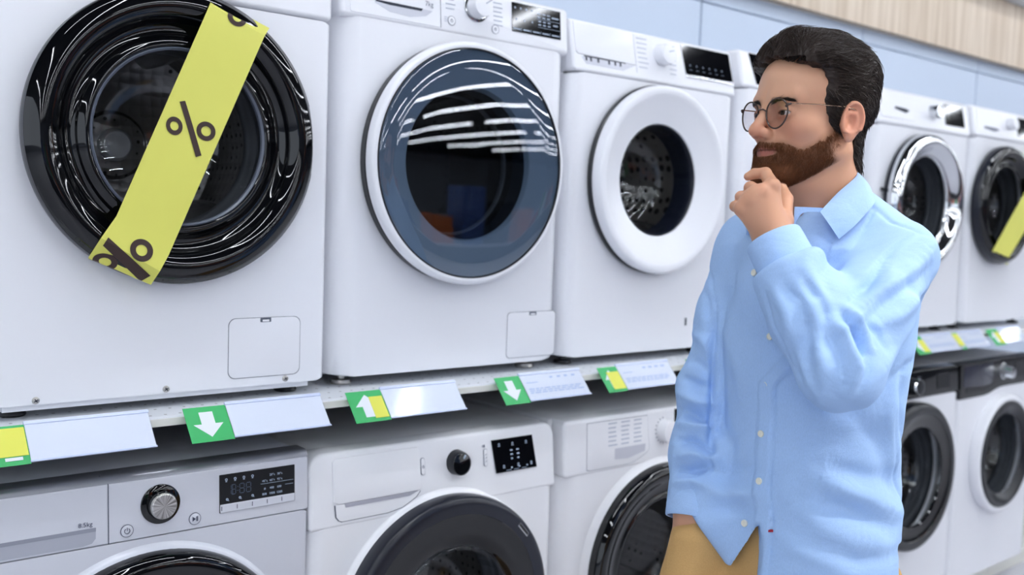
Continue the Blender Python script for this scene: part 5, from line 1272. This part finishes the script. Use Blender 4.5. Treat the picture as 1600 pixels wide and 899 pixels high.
# left forearm and elbow
for f_ in [([(1207, 440), (1232, 490), (1240, 560)], .0050, .012), ([(1250, 430), (1280, 470), (1292, 498)], -.0045, .008), ([(1262, 425), (1285, 462), (1262, 500)], .0040, .010),
           ([(1228, 460), (1262, 520), (1262, 580)], -.0035, .010), ([(1222, 448), (1250, 470), (1262, 505)], -.0030, .006),
           ([(1314, 486), (1334, 512), (1350, 548)], -.0070, .0065), ([(1326, 484), (1348, 512), (1362, 545)], .0060, .0070), ([(1330, 508), (1346, 528), (1350, 566)], -.0060, .006),
           ([(1300, 500), (1322, 525), (1340, 570)], .0060, .0075), ([(1290, 520), (1308, 552), (1318, 600)], -.0045, .009), ([(1346, 500), (1372, 520), (1384, 545)], -.0045, .0065),
           ([(1275, 530), (1285, 570), (1286, 615)], .0040, .010), ([(1345, 548), (1340, 585), (1325, 618)], .0045, .008), ([(1362, 540), (1358, 580), (1345, 605)], -.0045, .008),
           ([(1250, 560), (1262, 598), (1285, 630)], .0030, .009), ([(1235, 520), (1240, 555), (1252, 590)], -.0030, .008),
           ([(1460, 385), (1420, 430), (1370, 462), (1335, 486)], .0065, .013), ([(1452, 420), (1405, 455), (1352, 490)], -.0050, .010), ([(1448, 450), (1410, 490), (1372, 508)], .0050, .011),
           ([(1400, 410), (1440, 470), (1445, 530)], -.0035, .012), ([(1430, 500), (1400, 540), (1380, 580)], .0045, .012), ([(1445, 540), (1420, 572), (1385, 600)], -.0040, .010),
           ([(1388, 402), (1362, 436), (1332, 470)], -.0060, .009), ([(1375, 470), (1340, 500), (1312, 520)], .0040, .008),
           # right sleeve
           ([(1062, 615), (1090, 628), (1113, 633)], .0093, .009), ([(1060, 640), (1085, 648), (1113, 662)], -.0102, .008), ([(1060, 662), (1090, 670), (1113, 668)], .0102, .008),
           ([(1058, 688), (1085, 690), (1110, 705)], -.0102, .008), ([(1056, 712), (1085, 708), (1112, 716)], .0102, .009), ([(1056, 735), (1080, 738), (1108, 728)], -.0093, .008),
           ([(1056, 755), (1080, 752), (1100, 756)], .0076, .008), ([(1075, 560), (1100, 575), (1112, 600)], -.0068, .010), ([(1078, 520), (1096, 530), (1112, 555)], .0059, .010),
           ([(1092, 430), (1104, 470), (1108, 520)], -.0051, .008), ([(1066, 590), (1085, 600), (1112, 606)], -.0085, .008),
           # body drape
           ([(1274, 741), (1342, 775), (1412, 803)], .0075, .018), ([(1251, 779), (1334, 801), (1390, 826)], -.0055, .015), ([(1282, 730), (1340, 745), (1405, 752)], -.0050, .016),
           ([(1230, 770), (1290, 830), (1370, 850)], .0045, .018), ([(1240, 640), (1320, 660), (1395, 640)], .0035, .020), ([(1400, 590), (1388, 650), (1400, 720)], .0050, .014),
           ([(1415, 570), (1404, 640), (1412, 700)], -.0045, .010), ([(1330, 640), (1370, 690), (1402, 780)], -.0030, .016), ([(1120, 480), (1150, 560), (1160, 640)], .0030, .020),
           ([(1118, 640), (1140, 700), (1130, 760)], -.0050, .015), ([(1098, 756), (1130, 772), (1183, 770)], .0060, .013), ([(1100, 735), (1135, 742), (1180, 735)], -.0040, .013),
           ([(1085, 800), (1120, 790), (1175, 795)], -.0035, .012), ([(1280, 385), (1255, 430), (1248, 470)], .0035, .014), ([(1330, 350), (1300, 395), (1290, 450)], -.0030, .014),
           ([(1150, 400), (1140, 450), (1128, 500)], -.0035, .014), ([(1300, 860), (1345, 880), (1395, 868)], -.0035, .012), ([(1215, 840), (1250, 862), (1300, 885)], .0030, .014),
           ([(1117, 470), (1113, 560), (1113, 640), (1108, 735)], -.0085, .0060, 30),
           # seams
           ([(1444, 360), (1410, 380), (1378, 405), (1352, 446)], -.0022, .0040, 24), ([(1357, 318), (1391, 347), (1450, 368)], -.0018, .0035, 24), ([(1120, 352), (1110, 420), (1116, 480)], -.0020, .004, 20),
           ([(1196, 456), (1209, 510), (1250, 592)], -.0024, .0042, 24), ([(1390, 640), (1396, 700), (1408, 790), (1414, 860)], -.0022, .004, 24)]:
    fold(*f_)
# front placket: a raised strip with stitched edges
T0, _ = trace([1215, 1207, 1199, 1193, 1188, 1192], [470, 520, 600, 680, 752, 815], shirtsdf)
Ux = V @ tl - np.interp(V[:, 2], T0[::-1, 2], (T0 @ tl)[::-1])
qv = V.astype(F4); frontside = ((V - Cz(1.0)) @ tf > .02) & (V[:, 2] < 1.36)
armd = np.minimum(chain(qv, SL_L, .03), chain(qv, SL_R, .03)); fs = frontside * sstep(.006, .022, armd)
disp += fs * (.0042 * sstep(-.0150, -.0120, Ux) * sstep(.0165, .0135, Ux) - .0030 * np.exp(-((Ux - .0162)/.0018)**2) - .0012 * np.exp(-((Ux + .0105)/.0016)**2))
nz = lambda s_, a_: (np.sin(V[:, 0]*31*s_ + 2*np.sin(V[:, 2]*17*s_ + a_)) * np.sin(V[:, 2]*23*s_ + 1.5*np.sin(V[:, 1]*29*s_ + a_)))
disp += .0022 * nz(1., .3) + .0011 * nz(2.3, 1.7)
V = V + g_ * disp[:, None]
shirtm = mat('light_blue_chambray', (170, 201, 242), .8, spec=.12, noise=(900, .12, (1, 1, .25)), bump=(1400, .25, (1, 1, .4)))
nt = shirtm.node_tree; b_ = nt.nodes['Principled BSDF']; fine = [n for n in nt.nodes if n.type == 'BUMP'][0]
tc = nt.nodes.new('ShaderNodeTexCoord')
for sc_, st_, di_, dst_ in ((13, .26, 1.2, .008), (45, .13, .8, .003)):
    n_ = nt.nodes.new('ShaderNodeTexNoise'); n_.inputs['Scale'].default_value = sc_; n_.inputs['Detail'].default_value = 3; n_.inputs['Distortion'].default_value = di_
    mp = nt.nodes.new('ShaderNodeMapping'); mp.inputs['Scale'].default_value = (1, 1, 1.5); mp.inputs['Rotation'].default_value = (.5, .3, .4)
    nt.links.new(tc.outputs['Object'], mp.inputs[0]); nt.links.new(mp.outputs[0], n_.inputs['Vector'])
    bp = nt.nodes.new('ShaderNodeBump'); bp.inputs['Strength'].default_value = st_; bp.inputs['Distance'].default_value = dst_
    nt.links.new(n_.outputs['Fac'], bp.inputs['Height']); nt.links.new(fine.outputs[0], bp.inputs['Normal']); nt.links.new(bp.outputs[0], b_.inputs['Normal']); fine = bp
shirt = fast_mesh('shirt', V, Fc, shirtm, man, FOOT)
# cuffs
def band(a, b, ra, rb, th, name, flare=.0, sq=1.0, n=48):
    ax = unit(b - a); u = unit(np.cross(ax, (.2, .9, .3))); w = np.cross(ax, u); rings = []
    prof = [(0, 0), (.15, .001), (.85, .001), (.97, .0008), (1, 0), (1, -th), (.5, -th), (0, -th)]
    for t, o in prof:
        c = a + (b - a) * t; r = ra + (rb - ra) * t + o
        rings.append([tuple(c + (u*math.cos(2*PI*k/n) + w*math.sin(2*PI*k/n)) * (r + .0012*math.sin(2*PI*k/n*3 + 1))) for k in range(n)])
    rings.append(rings[0])
    return MB().loft(rings, False, False).build(name, shirtm, shirt, angle=50)
d_ = unit(W_L - E_L); cuffL = band(W_L - d_ * .062, W_L + d_ * .004, .0435, .0415, .003, 'cuff')
d_ = unit(W_R - E_R); cuffR = band(W_R - d_ * .055, W_R + d_ * .012, .0440, .0420, .003, 'cuff')
# collar
def crom(P, n):
    P = [np.array(p) for p in P]; out = []
    for i in range(len(P) - 1):
        p0, p1, p2, p3 = P[max(i-1, 0)], P[i], P[i+1], P[min(i+2, len(P)-1)]
        for k in range(n):
            t = k / n; out.append(.5*((2*p1) + (p2-p0)*t + (2*p0-5*p1+4*p2-p3)*t*t + (-p0+3*p1-3*p2+p3)*t**3))
    return np.array(out + [P[-1]])
mirror = lambda p: p - 2 * tl * ((p - Cz(p[2])) @ tl)
tA = at(1281, 331, 1.505); tB = at(1342, 271, 1.555); tC = at(1366, 311, 1.520); tD, _ = trace([1308], [374], shirtsdf); tD = tD[0] - np.array(c_f) * .009
sE = at(1240, 352, 1.497); sF = at(1254, 333, 1.495)
tM = at(1309, 302, 1.520); tN = at(1343, 345, 1.490)
Kt = (tB + mirror(tB)) / 2 - tf * .030 + UP * .004; Kb = Kt - tf * .020 - UP * .042
inner = crom([tA, tM, tB, Kt, mirror(tB), mirror(tM), mirror(tA)], 10); outer = crom([tD, tN, tC, Kb, mirror(tC), mirror(tN), mirror(tD)], 10)
axis = lambda p: unit((p - (Cz(p[2]) - tf*.0)) * (1, 1, 0))
rings = []
for a, b in zip(inner, outer):
    o = axis((a + b)/2); pr = [a + (b - a)*t + o*.008*math.sin(PI*t)*(1 - .4*t) for t in np.linspace(0, 1, 8)]
    rings.append([tuple(p) for p in pr] + [tuple(p - o*.0028) for p in pr[::-1]])
collar = MB().loft(rings).build('collar', shirtm, shirt, angle=50)
rings = []
for a in np.concatenate([crom([sE, sF, tA], 6)[:-1], inner]):
    o = axis(a); lowp = Cz(1.362) + (a - Cz(a[2])) * (1.02, 1.02, 0)
    lowp = np.array((lowp[0], lowp[1], 1.362)); pr = [a - o*.001 + (lowp - a)*t for t in np.linspace(0, 1, 5)]
    rings.append([tuple(p) for p in pr] + [tuple(p - o*.0025) for p in pr[::-1]])
MB().loft(rings).build('collar_stand', shirtm, shirt, angle=50)
# buttons and hem label
but = mat('cream_button', (232, 230, 216), .3); thr = mat('button_thread', (150, 160, 170), .7)
def button(px, py, lift=.0022):
    T, _ = trace([px], [py], shirtsdf); p = T[0]; n = grad(lambda Q: shirtsdf(Q), p[None].astype(F4), .004)[0].astype(float); p = p + n * lift
    u = unit(np.cross(n, UP)); w = np.cross(u, n); mk = lambda r, h, ox=0, oz=0, N=24: [tuple(p + u*(ox + r*math.cos(2*PI*k/N)) + w*(oz + r*math.sin(2*PI*k/N)) + n*h) for k in range(N)]
    b = MB().loft([mk(.0056, -.001), mk(.0057, .0012), mk(.0053, .0021), mk(.0044, .0021), mk(.0040, .0015), mk(.0003, .0015)]).build('button', but, shirt)
    h = MB()
    for sx in (-.0012, .0012):
        for sz in (-.0012, .0012): h.loft([mk(.0006, .0014, sx, sz, 8), mk(.0006, .0018, sx, sz, 8)])
    h.loft([[tuple(p + u*x_ + w*z_ + n*hh) for x_, z_ in ((-.0014, -.0003), (.0014, -.0003), (.0014, .0003), (-.0014, .0003))] for hh in (.0014, .0019)])
    return b
for px, py in ((1205, 526), (1197, 602), (1191, 678), (1188, 752)): button(px, py, .0030)
button(1164, 818, .0012)
button(1181, 427, .0035)
T, _ = trace([1193.5, 1207, 1207, 1193.5], [827.5, 827.5, 831, 831], shirtsdf); n_ = -np.array(c_f)
MB().loft([[tuple(p + n_*.0005) for p in T], [tuple(p + n_*.0042) for p in T]]).build('hem_label', mat('red_thread_label', (170, 40, 60), .7), shirt, False)

# ------------------------------------------------------------------ trousers and shoes
LZ = C_hip
def trousersdf(P):
    z = P[:, 2]; X = (P - C_hip.astype(F4)) @ tf.astype(F4); Y = (P - C_hip.astype(F4)) @ tl.astype(F4)
    a = np.interp(z, [.66, .74, .82, .88, .95], [.110, .112, .106, .100, .094]).astype(F4); b = np.interp(z, [.66, .74, .82, .88, .95], [.172, .166, .150, .138, .132]).astype(F4)
    d = (np.sqrt((X/a)**2 + (Y/b)**2) - 1) * .1
    d = smax(smax(d, .70 - z, .03), z - .885, .004)
    for s in (1, -1):
        h = C_hip + tl * .088 * s; h = np.array((h[0], h[1], .74)); k = np.array((h[0], h[1], .43)) + tl*.012*s + tf*.012; f = np.array((h[0], h[1], .035)) + tl*.022*s - tf*.01
        leg = chain(P, [(h, .092), (k, .068), (f, .062)], .03); leg = smax(leg, .03 - z, .004)
        d = smin(d, leg, .02)
    d = smin(d, capsule(P, W_R + tl*.01 + np.array((.0, .0, -.045)), PK + tl*.01 + np.array((0, 0, -.07)), .042, .056), .04)
    return d + (.0025*np.sin(X*40 + z*55 + 2*np.sin(Y*30)) * sstep(.80, .70, z)).astype(F4)
V, Fc = polygonise(trousersdf, C_hip * (1, 1, 0) - (.30, .32, 0), C_hip * (1, 1, 0) + (.26, .26, .93), .006)
khaki = mat('khaki_cotton', (202, 162, 106), .8, spec=.15, noise=(500, .10), bump=(300, .2))
tr = fast_mesh('trousers', V, Fc, khaki, man, FOOT)
T, ok = trace(np.linspace(1152, 1186, 8), np.linspace(899, 838, 8), trousersdf)
shoem = mat('brown_shoe_leather', (84, 56, 38), .4)
for s in (1, -1):
    h = C_hip + tl * .11 * s; h = np.array((h[0], h[1], 0)) - tf * .02
    def shoesdf(P, h=h):
        d = smin(capsule(P, h - tf*.03 + UP*.045, h + tf*.14 + UP*.035, .040, .034), capsule(P, h - tf*.03 + UP*.05, h + UP*.10, .040, .040), .03)
        return smax(d, .0 - P[:, 2] + .001, .004)
    V, Fc = polygonise(shoesdf, h - .24, h + .24, .006); fast_mesh('shoe', V, Fc, shoem, man, FOOT)
